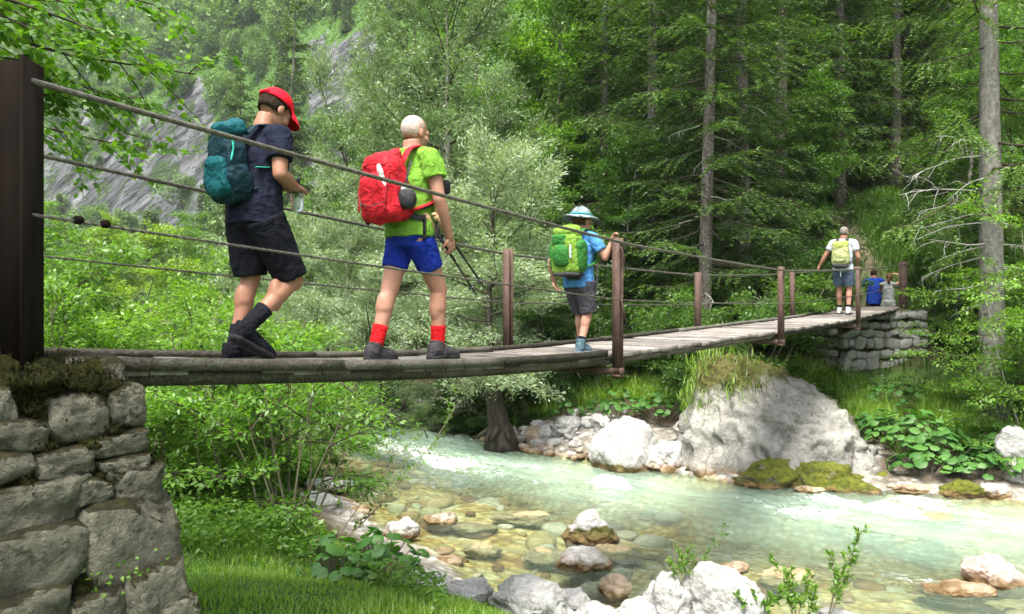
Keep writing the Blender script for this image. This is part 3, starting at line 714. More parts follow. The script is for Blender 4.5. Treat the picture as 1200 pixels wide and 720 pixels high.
t.principled(t.ramp(n_, [(.3, (.005, .0035, .0025)), (.6, (.010, .0065, .005)), (.8, (.02, .012, .008))]), .9, .08, t.bump(n_, .4, .006)); M_ibeam = t.m  # tree shade on the near end posts is put into the steel colour
t = NT('wire_rope'); t.principled(t.ramp(t.noise(t.coord('Object'), 40, 3), [(.3, (.06, .055, .045)), (.7, (.16, .15, .13))]), .55, .4, None, .5); M_rope = t.m
# planks
rs = np.random.RandomState(4); mb = MB(); s = .02; 
while s < LB+.25:
    w = rs.uniform(.17, .215); t0 = s/LB; t1 = (s+w-.008)/LB; tc = (t0+t1)/2
    z0, z1 = deck_z(t0), deck_z(t1); th = .036; j = rs.uniform(-.006, .006); lo = -rs.uniform(-.012, .025)+.02; hi = WB-.02+rs.uniform(-.02, .02)
    v = []
    for zz in (-th, 0):
        for c in (lo, hi):
            for tt, z in ((t0, z0), (t1, z1)): v.append(BP(tt, c, z+zz+j)-BL)
    mb.add(v, [[0, 2, 3, 1], [4, 5, 7, 6], [0, 1, 5, 4], [2, 6, 7, 3], [0, 4, 6, 2], [1, 3, 7, 5]]); s += w
pm = mb.mesh('deck_planks'); bevel_mesh(pm, .004, 1); link('deck_planks', pm, M_plank, BR)
def long_beam(name, t0, t1, c, zoff, hw, hh, mat, segs=1, jag=.0):
    mb = MB(); n = 10
    cuts = np.linspace(t0, t1, segs+1)
    for a, b in zip(cuts[:-1], cuts[1:]):
        tt = np.linspace(a, b-.0008, n); dz = rs.uniform(-jag, jag); dc = rs.uniform(-jag, jag); v = []
        for t_ in tt:
            for (cc, zz) in ((-hw, -hh), (hw, -hh), (hw, hh), (-hw, hh)): v.append(BP(t_, c+cc+dc, deck_z(t_)+zoff+zz+dz)-BL)
        q = [[4*k+x, 4*k+(x+1) % 4, 4*k+4+(x+1) % 4, 4*k+4+x] for k in range(n-1) for x in range(4)]+[[3, 2, 1, 0], [4*n-4, 4*n-3, 4*n-2, 4*n-1]]
        mb.add(v, q)
    me = mb.mesh(name); return link(name, me, mat, BR)
long_beam('bearer_beam', -.01, 1.0, .09, -.058, .055, .027, M_beam, 4, .004)
long_beam('bearer_beam', -.01, 1.0, WB-.09, -.058, .055, .027, M_beam, 4, .004)
long_beam('bearer_beam', -.01, 1.0, WB/2, -.058, .05, .027, M_beam, 4, .004)
long_beam('edge_kerb', .004, .243, .014, .012, .028, .027, M_kerb, 3, .003)
long_beam('edge_board', .004, .243, .03, -.043, .012, .027, M_beam, 2, .002)
long_beam('edge_kerb', .01, 1.0, WB-.055, .022, .035, .020, M_kerb, 9, .005)
# cross bearers under the posts
for t_ in (.25, .5, .75):
    mb = MB(); v = []
    mb.box(BP(t_, WB/2, deck_z(t_)-.145)-BL, (.035, WB/2+.075, .03), np.stack([D3, S3, [0, 0, 1]], 1)); mb.build('cross_bearer', M_rust, BR)
# posts: small steel angle posts standing outside the deck
def post(t_, c, ztop, zbot, w=.035):
    mb = MB(); p = BP(t_, c); Rm = np.stack([D3, S3, [0, 0, 1]], 1); h = (ztop-zbot)/2; zc = (ztop+zbot)/2
    for o, hx, hy in ((-w+.006, .006, w), (w-.006, .006, w)): mb.box(p+D3*o+np.array([0, 0, zc])-BL, (hx, hy, h), Rm)
    mb.box(p+np.array([0, 0, zc])-BL, (w-.012, .006, h), Rm)
    mb.box(p+np.array([0, 0, zbot+.02])-BL, (w+.008, w+.008, .010), Rm)
    for zz in (ztop-.05, ztop-.5): mb.box(p-S3*(w+.004)*(1 if c < .5 else -1)+np.array([0, 0, zz])-BL, (.016, .012, .016), Rm)
    return mb.build('rail_post', M_rust, BR)
TOPN = {.25: 3.51, .5: 3.42, .75: 3.57}; TOPF = {.25: 3.46, .5: 3.37, .75: 3.50}
for t_ in (.25, .5, .75): post(t_, -.03, TOPN[t_], deck_z(t_)-.2); post(t_, WB+.03, TOPF[t_], deck_z(t_)-.2)
# end posts: rolled steel H beams
def hbeam(t_, c, z0, z1, hw, hd, name='end_post', mat=None, rz=None):
    Rm = np.stack([D3, S3, [0, 0, 1]], 1) if rz is None else rotm(0, 0, rz); p = BP(t_, c)-BL; h = (z1-z0)/2; zc = np.array([0, 0, (z0+z1)/2]); mb = MB()
    ax, ay = Rm[:, 0], Rm[:, 1]
    for s_ in (-1, 1): mb.box(p+zc+ax*s_*(hd-.006), (.006, hw, h), Rm)
    mb.box(p+zc, (hd-.012, .005, h), Rm)
    for s_ in (-1, 1):
        for q_ in (-1, 1): mb.box(p+zc+ax*s_*(hd-.02)+ay*q_*.012, (.008, .007, h), Rm)
    return mb.build(name, mat or M_rust, BR)
hbeam(-.006, -.02, 2.6, 3.862, .085, .085, 'end_post', M_ibeam, 10); hbeam(-.006, WB+.03, 2.6, 3.85, .085, .085, 'end_post', M_ibeam, 10)
hbeam(1.0, -.03, 2.5, 3.83, .075, .075); hbeam(1.0, WB+.03, 2.5, 3.78, .075, .075)
# cables: twisted strands
def cable(name, c, ks, r, strands=6, sag=.02):
    tk = np.array([k[0] for k in ks]); zk = np.array([k[1] for k in ks])
    n = 900; tt = np.linspace(tk[0], tk[-1], n)
    cs = np.interp(tt, tk, zk)
    seg = np.clip(np.searchsorted(tk, tt, side='right')-1, 0, len(tk)-2); f = (tt-tk[seg])/(tk[seg+1]-tk[seg])
    cs = cs-sag*4*f*(1-f)
    pts = np.array([BP(a, c, z) for a, z in zip(tt, cs)])-BL
    mb = MB(); L = np.linspace(0, LB*(tk[-1]-tk[0]), n)
    for k in range(strands):
        ph = 2*np.pi*k/strands+L*2*np.pi/(r*16)
        off = S3*np.cos(ph)[:, None]*r*.62+np.array([0, 0, 1])*np.sin(ph)[:, None]*r*.62
        mb.tube(pts+off, r*.42, 6, True)
    mb.tube(pts, r*.5, 6)
    return mb.build(name, M_rope, BR, True)
cable('handrail_cable', -.085, [(-.004, 3.79), (.25, 3.465), (.5, 3.365), (.75, 3.52), (1, 3.78)], .0118, 6, .012)
cable('handrail_cable', WB+.085, [(-.004, 3.79), (.25, 3.42), (.5, 3.33), (.75, 3.46), (1, 3.74)], .0118, 6, .012)
cable('guard_cable', -.085, [(-.004, 3.305), (.25, 2.985), (.5, 2.93), (.75, 3.07), (1, 3.32)], .007, 3, .01)
cable('guard_cable', WB+.085, [(-.004, 3.26), (.25, 2.965), (.5, 2.91), (.75, 3.02), (1, 3.28)], .007, 3, .01)
# turnbuckle knots at the near end of the guard cable
for s_ in (.10, .20):
    mb = MB(); p = BP(s_/LB, -.085, 3.305-(s_/LB)/.25*.32)-BL
    for a in range(2): mb.ell(p+D3*a*.012, (.014, .017, .017), np.stack([D3, S3, [0, 0, 1]], 1), 10, 7)
    mb.build('cable_clamp', M_ibeam, BR, True)
# diagonal steel straps beside the first near post
for (za, zb) in ((3.44, 3.2), (3.0, 2.75)):
    mb = MB(); mb.tube([BP(.247, -.09, za)-BL, BP(.253, -.09, zb)-BL], .007, 6); mb.build('brace_strap', M_rust, BR)
tag(BR, 'narrow timber suspension footbridge with wire rope rails and rusty steel posts over the river', 'footbridge')
# ================================================================ vegetation generators
def nrm(a): return a/(np.linalg.norm(a, axis=-1, keepdims=True)+1e-9)
class Leaves:
    """collects leaf blades (one folded quad each)"""
    def __init__(s): s.P = []; s.D = []; s.N = []; s.L = []; s.W = []
    def add(s, P, D, N, L, Wd):
        n = len(P); s.P.append(P); s.D.append(np.broadcast_to(D, (n, 3))); s.N.append(np.broadcast_to(N, (n, 3)))
        s.L.append(np.broadcast_to(L, (n,))); s.W.append(np.broadcast_to(Wd, (n,)))
    def mesh(s, name, fold=.12, mid=.42, curl=0.0):
        P = np.concatenate(s.P); D = nrm(np.concatenate(s.D)); N = np.concatenate(s.N); L = np.concatenate(s.L)[:, None]; Wd = np.concatenate(s.W)[:, None]
        S = nrm(np.cross(D, N)); N = np.cross(S, D)
        m = P+D*L*mid
        v = np.stack([P, m+S*Wd*.5+N*Wd*fold, P+D*L-N*L*curl, m-S*Wd*.5+N*Wd*fold], 1).reshape(-1, 3)
        q = np.arange(len(P)*4).reshape(-1, 4)
        return mesh_np(name, v, q)
def wander(rs, p, d, L, n, w, grav=0.0, k=None):
    """polyline of n points starting at p along d, wandering by w per step, grav bends it down (<0) or up (>0)"""
    pts = [np.array(p, float)]; d = np.array(d, float)/np.linalg.norm(d)
    for i in range(n-1):
        d = d+rs.normal(size=3)*w+np.array([0, 0, grav]); d /= np.linalg.norm(d); pts.append(pts[-1]+d*L/(n-1))
    return np.array(pts)
def at(poly, f):
    x = np.asarray(f)*(len(poly)-1); i = np.minimum(x.astype(int), len(poly)-2); w = (x-i)[:, None]
    return poly[i]*(1-w)+poly[i+1]*w, nrm(poly[i+1]-poly[i])

def broadleaf(seed, H, Rc, cb=.25, tr=.12, limbs=22, twigs=9, per=26, ll=.08, lw=.045, spray=.16, lean=(0, 0), layer=.35, stems=1, grav=-.02, tl=.42, narrow=False, el=(5, 62), prof=None, cut=None):
    """returns (trunk mesh, crown mesh). Limbs leave the stem, twigs leave the limbs, leaves sit in flat sprays on the twigs."""
    rs = np.random.RandomState(seed); mb = MB(); lb = MB(); lv = Leaves()
    prof = prof or (lambda t: math.sin(math.pi*min(max(.12+.80*t, 0), 1))**.7)
    for s in range(stems):
        if stems == 1: d0 = np.array([lean[0], lean[1], 1.]); b0 = np.zeros(3); Hs = H
        else:
            a = 2*np.pi*s/stems+rs.uniform(-.5, .5); o = rs.uniform(.25, .75); d0 = np.array([math.cos(a)*o+lean[0], math.sin(a)*o+lean[1], 1.]); b0 = np.array([math.cos(a), math.sin(a), 0])*.08*rs.rand(); Hs = H*rs.uniform(.7, 1.05)
        tp = wander(rs, b0-np.array([0, 0, .15]), d0, Hs*np.linalg.norm(d0)*.97, 14, .06, .035)
        tr_ = tr if stems == 1 else tr*.6
        rad = tr_*(1-np.linspace(0, 1, 14)*.92); rad[0] *= 1.5; rad[1] *= 1.12
        mb.tube(tp, rad, 9 if stems == 1 else 6)
        nl = limbs if stems == 1 else max(3, limbs//stems)
        for k in range(nl):
            t = (k+rs.rand())/nl; f = cb+(1-cb)*t*.98
            p, d = at(tp, np.array([f])); p, d = p[0], d[0]
            az = k*2.4+rs.uniform(-.6, .6)+s; e = R(el[0]+(el[1]-el[0])*t**1.2+rs.uniform(-10, 10))
            L = Rc*prof(t)*rs.uniform(.7, 1.12)*(1 if stems == 1 else .7)
            dd = np.array([math.cos(az)*math.cos(e), math.sin(az)*math.cos(e), math.sin(e)])
            lp = wander(rs, p, dd, L, 7, .13, grav)
            r0 = max(tr_*(1-f*.9)*.45, .008)
            lb.tube(lp, np.linspace(r0, .005, 7), 5, False)
            nt = max(3, int(twigs*(.4+.6*L/Rc)))
            for j in range(nt):
                ft = .22+.78*(j+rs.rand())/nt
                q, qd = at(lp, np.array([min(ft, .999)])); q, qd = q[0], qd[0]
                side = nrm(np.cross(qd, [0, 0, 1.]))*(1 if j % 2 else -1)
                td = qd*rs.uniform(.3, .9)+side*rs.uniform(.4, 1.1)+np.array([0, 0, rs.uniform(-.25, .35)])
                TL = tl*Rc*rs.uniform(.45, 1.0)*(1.1-.5*ft)
                tp2 = wander(rs, q, td, TL, 5, .16, grav*1.5)
                lb.tube(tp2, np.linspace(.007, .002, 5), 3, False)
                n = int(per*rs.uniform(.6, 1.3)*(.5+TL/(tl*Rc)))
                ff = rs.uniform(.12, 1, n); bp, bd = at(tp2, np.minimum(ff, .999))
                if narrow:
                    D = nrm(bd*.9+rs.normal(size=(n, 3))*.45+np.array([0, 0, .1])); off = rs.normal(size=(n, 3))*spray*.45
                    N = rs.normal(size=(n, 3))
                else:
                    sd_ = np.cross(bd, [0, 0, 1.]); off = sd_*rs.uniform(-1, 1, (n, 1))*spray+rs.normal(size=(n, 3))*spray*.35*np.array([1, 1, layer*1.6])
                    D = nrm(bd*.6+off/spray*.7+rs.normal(size=(n, 3))*.3+np.array([0, 0, -.15])); N = nrm(np.array([0, 0, 1.])+rs.normal(size=(n, 3))*layer)
                sc = rs.uniform(.65, 1.2, n)
                lv.add(bp+off, D, N, ll*sc, lw*sc)
    return mb.mesh('trunk', True), lv.mesh('crown'), lb.mesh('limbs', True)
def spruce(seed, H, Rb, cb=.12, tr=.2, step=.34, nb=(3, 5), tw=.12, ns=.045, nl=.085, nw=.02, droop=.5, zmin=0, sparse=.0):
    rs = np.random.RandomState(seed); mb = MB(); lv = Leaves(); lb = MB()
    tp = wander(rs, (0, 0, -.2), (0, 0, 1), H, 16, .006, .01); mb.tube(tp, tr*(1-np.linspace(0, 1, 16)**1.1*.96)*np.array([1.3, 1.05]+[1]*14), 12)
    z = H*cb; k = 0
    while z < H*.985:
        t = (z-H*cb)/(H*(1-cb))
        for b in range(rs.randint(nb[0], nb[1]+1)):
            if rs.rand() < sparse*(1-t): continue
            az = rs.uniform(0, 2*np.pi); L = (Rb*(1-t)**.72*rs.uniform(.55, 1.08)+.15); e = R(rs.uniform(-14, 6)+36*t**2)
            p, _ = at(tp, np.array([min((z+rs.uniform(-.1, .1)+.2)/H, .998)])); dd = np.array([math.cos(az)*math.cos(e), math.sin(az)*math.cos(e), math.sin(e)])
            lp = wander(rs, p[0], dd, L, 8, .05, -.03*(1-t)); u = np.linspace(0, 1, 8); lp[:, 2] += .22*L*(u**2.2-u*.9)*(1-t)
            lb.tube(lp, np.linspace(.010+.006*L, .003, 8), 4, False)
            nt = max(4, int(L/tw)); 
            fs = .16+.84*(np.arange(nt)+rs.rand(nt)*.8)/nt; fs = np.minimum(fs, .998)
            q, qd = at(lp, fs); sg = np.where(np.arange(nt) % 2 == 0, 1., -1.)[:, None]
            side = nrm(np.cross(qd, [0, 0, 1.]))*sg
            TL = (.20+.42*np.minimum(L, 2.2)*(1-fs)**.8*np.minimum(fs*3, 1)+.05)*rs.uniform(.5, 1.1, nt)
            TD = nrm(qd*.75+side*.75+np.array([0, 0, -1.])*(droop*rs.uniform(.3, 1.2, (nt, 1)))+rs.normal(size=(nt, 3))*.12)
            m = np.maximum((TL/ns).astype(int), 2); I = np.repeat(np.arange(nt), m)
            g = np.concatenate([(np.arange(x)+.5)/x for x in m])
            BP_ = q[I]+TD[I]*(TL[I]*g)[:, None]; BP_[:, 2] -= .25*(TL[I]*g**2)*droop
            for ss in (-1, 1, 0):
                s2 = nrm(np.cross(TD[I], [0, 0, 1.]))*ss
                D = nrm(TD[I]*.8+s2*.75+rs.normal(size=(len(I), 3))*.22+np.array([0, 0, .12 if ss else .35]))
                N = nrm(np.array([0, 0, 1.])+rs.normal(size=(len(I), 3))*.6)
                sc = rs.uniform(.7, 1.15, len(I))*(1-.35*g)
                lv.add(BP_, D, N, nl*sc, nw)
        z += step*rs.uniform(.7, 1.3)*(1+.25*(1-t)*0); k += 1
    return mb.mesh('trunk', True), lv.mesh('crown', .05, .4), lb.mesh('limbs', True)
def dead_branches(seed, zs, azs, Ls, tr=.18, twig=6, name='dead_branch'):
    """bare grey branches; one mesh each"""
    rs = np.random.RandomState(seed); out = []
    for z, az, L in zip(zs, azs, Ls):
        mb = MB(); e = R(rs.uniform(-12, 8)); dd = np.array([math.cos(az)*math.cos(e), math.sin(az)*math.cos(e), math.sin(e)])
        lp = wander(rs, dd*tr*.6+np.array([0, 0, z]), dd, L, 8, .09, -.05); mb.tube(lp, np.linspace(.015, .004, 8), 5)
        for k in range(twig):
            q, qd = at(lp, np.array([rs.uniform(.3, .98)])); td = qd[0]*.6+rs.normal(size=3)*.6+np.array([0, 0, -.35])
            mb.tube(wander(rs, q[0], td, L*rs.uniform(.12, .4), 5, .25, -.12), np.linspace(.006, .002, 5), 4)
        out.append(mb.mesh(name, True))
    return out
def bigleaf_plant(seed, n=34, Rr=.5, H=.5, ls=.2, name='leaf_rosette'):
    """butterbur: round heart-shaped leaves held flat on stalks"""
    rs = np.random.RandomState(seed); lf = MB(); st = MB(); m = 9
    for k in range(n):
        a = rs.uniform(0, 2*np.pi); r = Rr*math.sqrt(rs.rand()); h = H*(1-.55*(r/Rr)**2)*rs.uniform(.55, 1.1); s = ls*rs.uniform(.55, 1.15)
        c = np.array([r*math.cos(a), r*math.sin(a), h]); out = np.array([math.cos(a), math.sin(a), 0])
        N = nrm(np.array([0, 0, 1.])+out*rs.uniform(.1, .7)+rs.normal(size=3)*.25); T = nrm(np.cross(N, rs.normal(size=3))); B = np.cross(N, T)
        th = np.linspace(.35, 2*np.pi-.35, m); rr = s*(.42+.10*np.cos(th*0+th-np.pi)+rs.uniform(-.03, .03, m))
        rim = c+T*(np.cos(th)*rr)[:, None]+B*(np.sin(th)*rr)[:, None]-N*s*.09+N*(rs.uniform(-.03, .03, m)*s)[:, None]
        mid = c+T*(np.cos(th)*rr*.55)[:, None]+B*(np.sin(th)*rr*.55)[:, None]-N*s*.01
        v = np.vstack([[c-N*s*.05], mid, rim]); t = [[0, 1+x, 2+x] for x in range(m-1)]; q = [[1+x, 1+m+x, 2+m+x, 2+x] for x in range(m-1)]
        lf.add(v, q, t); st.tube([c*[.25, .25, 0]-[0, 0, .1], c*[.7, .7, .6], c-N*s*.05], [.006, .005, .004], 4, False)
    return lf.mesh('leaves', True), st.mesh('stalks', True)
def grass_mesh(name, P, L, lean=.45, w=.006, seed=0, bend=.5):
    """curved blades, two quads each"""
    rs = np.random.RandomState(seed); n = len(P); a = rs.uniform(0, 2*np.pi, n); o = np.stack([np.cos(a), np.sin(a), np.zeros(n)], -1)
    ln = (rs.rand(n)**.8*lean)[:, None]; L = L[:, None]
    d0 = nrm(np.array([0, 0, 1.])+o*ln*.6); s = np.stack([-np.sin(a), np.cos(a), np.zeros(n)], -1)*(w*rs.uniform(.6, 1.4, n))[:, None]
    p1 = P+d0*L*.55; p2 = p1+nrm(np.array([0, 0, 1.])*(1-bend*ln*1.6)+o*(ln*2.0))*L*.5
    v = np.stack([P-s, P+s, p1+s*.8, p1-s*.8, p2+s*.12, p2-s*.12], 1).reshape(-1, 3); b = np.arange(n)[:, None]*6
    return mesh_np(name, v, np.vstack([b+[0, 1, 2, 3], b+[3, 2, 4, 5]]))

# ---------------------------------------------------------------- leaf materials
L_bright = leaf_mat('bright_leaves', [(.065, .15, .015), (.11, .225, .024), (.17, .29, .04)])
L_mid = leaf_mat('mid_leaves', [(.04, .10, .014), (.07, .155, .022), (.11, .21, .03)])
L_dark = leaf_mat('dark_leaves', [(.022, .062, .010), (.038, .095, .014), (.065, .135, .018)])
L_yel = leaf_mat('yellow_leaves', [(.11, .19, .018), (.165, .265, .03), (.23, .33, .05)])
L_will = leaf_mat('willow_leaves', [(.12, .18, .085), (.20, .27, .15), (.31, .38, .25)], .35)
L_will2 = leaf_mat('grey_willow_leaves', [(.09, .155, .055), (.145, .22, .09), (.22, .30, .15)], .38)
L_spr = leaf_mat('spruce_needles', [(.020, .048, .012), (.045, .09, .018), (.10, .17, .03)], .3, .5, 1.3, .03)
L_sprl = leaf_mat('light_spruce_needles', [(.05, .10, .02), (.09, .16, .03), (.15, .23, .05)], .35, .5, 1.2, .03)
L_far = leaf_mat('far_leaves', [(.06, .115, .028), (.095, .175, .04), (.15, .24, .06)], .35, .6, .35)
L_farc = leaf_mat('far_needles', [(.04, .075, .025), (.07, .115, .035), (.11, .165, .05)], .3, .6, .5)
L_grass = leaf_mat('grass_blades', [(.12, .23, .025), (.19, .32, .04), (.27, .38, .07)], .55, .5, 1.0, .03)
L_drygrass = leaf_mat('dry_grass_blades', [(.05, .10, .018), (.09, .14, .028), (.16, .175, .05)], .35, .5, 2.0)
L_shadegrass = leaf_mat('shaded_grass_blades', [(.04, .095, .012), (.065, .14, .018), (.10, .18, .028)], .4, .5, 1.0, .02)  # shade on the trail bank is put into this darker grass green
L_butter = leaf_mat('butterbur_leaves', [(.03, .10, .016), (.05, .145, .022), (.085, .195, .035)], .35, .55, 1.5, .03)
B_grey = bark_mat('grey_bark', (.10, .09, .075), (.26, .245, .21), 9, (.34, .35, .31))
B_dark = bark_mat('dark_bark', (.018, .015, .011), (.075, .066, .052), 14)
B_spr = bark_mat('spruce_bark', (.045, .038, .032), (.14, .122, .105), 12, (.30, .29, .27))
B_limb = bark_mat('limb_bark', (.022, .018, .012), (.075, .065, .048), 9)
B_twig = bark_mat('dead_twig', (.22, .21, .19), (.42, .41, .38), 9)
B_pale = bark_mat('pale_stem', (.12, .10, .07), (.24, .21, .15), 9)

def tree_obj(name, meshes, mats, loc, rz, label, cat='tree', group=None, sc=1.0, tilt=None):
    r = empty(name, loc, R(rz)); r.scale = (sc, sc, sc) if not isinstance(sc, tuple) else sc
    for me, m, n in zip(meshes, mats+(B_limb,), ('trunk', 'crown', 'limbs')):
        o = link(n, me, None, r)
        o.data.materials.clear() if False else None
        if len(me.materials) == 0: me.materials.append(m)
        o.material_slots[0].link = 'OBJECT'; o.material_slots[0].material = m
    return tag(r, label, cat, group)
def PW(px, Y, sink=.05):
    X = (px-600)/F*Y; return (X, Y, gz(X, Y)-sink)

# ---------------------------------------------------------------- prototypes (mesh data shared by the copies)
ME_bl = [broadleaf(11, 9, 2.6, .18, .12, 36, 14, 74, .115, .066, .24),
         broadleaf(12, 9, 2.9, .10, .12, 42, 14, 74, .115, .064, .24, stems=3),
         broadleaf(13, 9, 2.4, .06, .11, 42, 13, 74, .115, .068, .26, layer=.5)]
ME_wi = [broadleaf(21, 7, 2.3, .30, .13, 44, 18, 80, .10, .024, .18, narrow=True, tl=.40, grav=-.02, el=(0, 62), lean=(.16, .03)),
         broadleaf(22, 7, 2.3, .04, .12, 52, 16, 80, .10, .024, .18, narrow=True, stems=4, tl=.42, grav=-.02, el=(-5, 62))]
ME_sh = [broadleaf(31, 2.6, 1.25, .02, .05, 48, 12, 60, .075, .038, .15, stems=6, tl=.55, grav=-.01, el=(5, 70)),
         broadleaf(32, 2.6, 1.3, .02, .05, 52, 12, 60, .075, .033, .14, stems=7, tl=.55, grav=-.03, layer=.6, el=(0, 70))]
ME_sp = [spruce(41, 20, 3.0, .10, .20, tw=.12, nl=.115, nw=.028, ns=.045), spruce(42, 20, 2.7, .13, .17, tw=.12, sparse=.12, nl=.115, nw=.028, ns=.045), spruce(43, 18, 3.3, .05, .2, step=.36, tw=.12, droop=.8, nl=.115, nw=.028, ns=.045)]
# ================================================================ trees in the middle distance
def T(kind, i, px, Y, H, label, mat, rz=0, name='broadleaf_tree', wid=1.0, bark=B_grey, base=9.0, cat='tree', z=None, group=None):
    me = kind[i]; s = H/base; loc = PW(px, Y)
    if z is not None: loc = (loc[0], loc[1], z)
    return tree_obj(name, me, (bark, mat), loc, rz, label, cat, group, (s*wid, s*wid, s))
# willows on the far bank
T(ME_wi, 0, 588, 15.3, 6.3, 'silvery willow with a thick flared trunk standing at the far waterline', L_will, 200, 'willow_tree', 1.05, B_dark, 7)
T(ME_wi, 1, 445, 17.5, 5.2, 'low silver grey willow bush behind the man in the green shirt', L_will, 40, 'willow_tree', 1.0, B_dark, 7)
T(ME_wi, 1, 375, 21, 6.6, 'pale silvery willow right behind the boy in the red cap', L_will, 130, 'willow_tree', 1.0, B_dark, 7)
T(ME_wi, 0, 520, 23, 13.0, 'tall grey green willow with slender dark stems left of the spruces', L_will2, 70, 'willow_tree', .72, B_grey, 7)
T(ME_wi, 1, 500, 27, 14.0, 'tall pale willow rising behind the head of the man in green', L_will2, 10, 'willow_tree', .62, B_dark, 7)
T(ME_wi, 1, 300, 19, 3.6, 'small willow bush behind the boy\'s knees on the far bank', L_will2, 77, 'willow_bush', 1.1, B_dark, 7, 'bush')
T(ME_wi, 0, 590, 19.5, 5.0, 'grey willow crown tucked behind the waterline willow', L_will2, 300, 'willow_tree', 1.2, B_dark, 7)
T(ME_wi, 1, 330, 24, 7.6, 'silvery willow standing behind the boy and his bottle', L_will, 250, 'willow_tree', .9, B_grey, 7)
T(ME_wi, 0, 476, 25, 10.0, 'rounded pale willow crown above the bald man on the far bank', L_will, 120, 'willow_tree', .85, B_grey, 7)
T(ME_wi, 1, 592, 25, 10.5, 'grey green willow between the tall willow and the bright broadleaf trees', L_will2, 33, 'willow_tree', .8, B_grey, 7)
T(ME_wi, 0, 405, 20, 5.6, 'pale willow in the gap between the boy and the man in green', L_will, 290, 'willow_tree', 1.1, B_grey, 7)
# bright shrubs upstream on the near bank
T(ME_bl, 1, 85, 12.5, 3.5, 'yellow green shrub tree left behind the rusty end post', L_yel, 20, 'shrub_tree', 1.25, B_pale, cat='shrub')
T(ME_sh, 0, 165, 10.5, 2.55, 'light green leafy shrub between the rusty post and the boy', L_bright, 80, 'leafy_shrub', 1.15, B_pale, 2.6, 'shrub')
T(ME_sh, 1, 235, 9.6, 2.05, 'light green shrub below the backpack of the boy', L_bright, 10, 'leafy_shrub', 1.25, B_pale, 2.6, 'shrub')
T(ME_sh, 0, 90, 8.2, 1.9, 'low bright shrub just behind the near abutment', L_bright, 200, 'leafy_shrub', 1.2, B_pale, 2.6, 'shrub')
T(ME_sh, 1, 20, 10, 2.6, 'green shrub hidden half behind the rusty end post', L_mid, 120, 'leafy_shrub', 1.2, B_pale, 2.6, 'shrub')
T(ME_sh, 1, 170, 7.4, 1.2, 'knee high green shrub right of the near abutment', L_bright, 250, 'leafy_shrub', 1.3, B_pale, 2.6, 'shrub')
T(ME_sh, 0, 300, 11.5, 1.75, 'pale green shrub at the near water edge under the boy', L_bright, 300, 'leafy_shrub', 1.35, B_pale, 2.6, 'shrub')
T(ME_sh, 1, 355, 13, 2.1, 'light shrub between the boy and the man in green on the near shore', L_bright, 150, 'leafy_shrub', 1.2, B_pale, 2.6, 'shrub')
# far bank, left and centre
LT = [(60, 30, 7.0, 0, L_bright, 'light green tree on the far bank left of the cliff foot'), (140, 33, 7.2, 2, L_yel, 'yellow green round tree before the foot of the grey cliff'), (215, 30, 6.2, 1, L_mid, 'mid green tree before the cliff just left of the boy'),
      (262, 27, 5.0, 0, L_mid, 'green tree on the far bank behind the boy\'s backpack'), (325, 34, 6.8, 2, L_bright, 'bright green tree below the two far conifers'), (375, 37, 8.5, 1, L_bright, 'bright green spreading tree right of the boy\'s cap'),
      (420, 33, 9.5, 0, L_mid, 'mid green tree left of the man\'s bald head'), (180, 24, 3.9, 1, L_bright, 'low light green tree at the far shore before the cliff'), (110, 22, 3.6, 2, L_mid, 'low mid green tree at the far shore behind the rusty post'),
      (330, 25, 5.3, 1, L_mid, 'rounded green tree behind the boy\'s bottle'), (410, 24, 5.2, 2, L_bright, 'light green tree left behind the red backpack'), (250, 22, 3.6, 0, L_bright, 'short light green tree behind the boy\'s shorts'),
      (575, 28, 13.5, 1, L_bright, 'bright green slender tree between the tall willows'), (640, 24, 11.5, 0, L_bright, 'bright green broadleaf tree left of the dark spruces'), (680, 27, 14, 2, L_bright, 'tall bright broadleaf tree at the edge of the spruces'),
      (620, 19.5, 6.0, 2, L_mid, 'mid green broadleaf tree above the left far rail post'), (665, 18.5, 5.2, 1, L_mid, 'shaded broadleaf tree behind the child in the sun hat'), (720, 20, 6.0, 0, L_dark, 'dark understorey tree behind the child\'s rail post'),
      (540, 33, 16, 0, L_mid, 'tall broadleaf tree behind the slender willow stems'), (730, 33, 18, 1, L_mid, 'tall broadleaf tree filling the gap between spruces'), (480, 36, 13, 2, L_bright, 'leafy tree behind the tall pale willow'),
      (930, 33, 17, 0, L_bright, 'sunlit broadleaf tree high behind the far man'), (1010, 31, 15.5, 2, L_bright, 'bright sunlit tree above the trail'), (1085, 34, 17, 1, L_bright, 'tall sunlit tree left of the big spruce trunk'),
      (1150, 27, 14, 0, L_bright, 'broadleaf tree directly behind the big spruce trunk'), (1215, 25, 13, 1, L_bright, 'broadleaf tree at the right edge behind the big trunk'), (962, 27, 8.5, 1, L_bright, 'dim broadleaf tree over the dark hollow behind the bridge end'),
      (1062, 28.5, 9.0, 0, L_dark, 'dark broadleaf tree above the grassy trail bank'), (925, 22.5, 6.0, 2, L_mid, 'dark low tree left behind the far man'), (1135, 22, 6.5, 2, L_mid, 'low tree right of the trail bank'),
      (1195, 18.5, 6.0, 0, L_mid, 'leafy tree at the far right behind the trunk'), (860, 28, 12, 1, L_mid, 'broadleaf tree hemmed in between the two central spruce trunks'), (790, 25, 9, 2, L_dark, 'dark broadleaf tree left of the central spruce trunk'), (1000, 44, 20, 0, L_bright, 'tall pale tree at the top right skyline of the hill'), (880, 45, 20, 2, L_bright, 'bright tree glimpsed high between the spruces'), (1120, 45, 19, 1, L_mid, 'tall leafy tree far up the slope at upper right'), (640, 42, 19, 1, L_mid, 'tall leafy tree far up behind the willows'), (760, 46, 20, 0, L_mid, 'high leafy tree closing the gap over the child')]
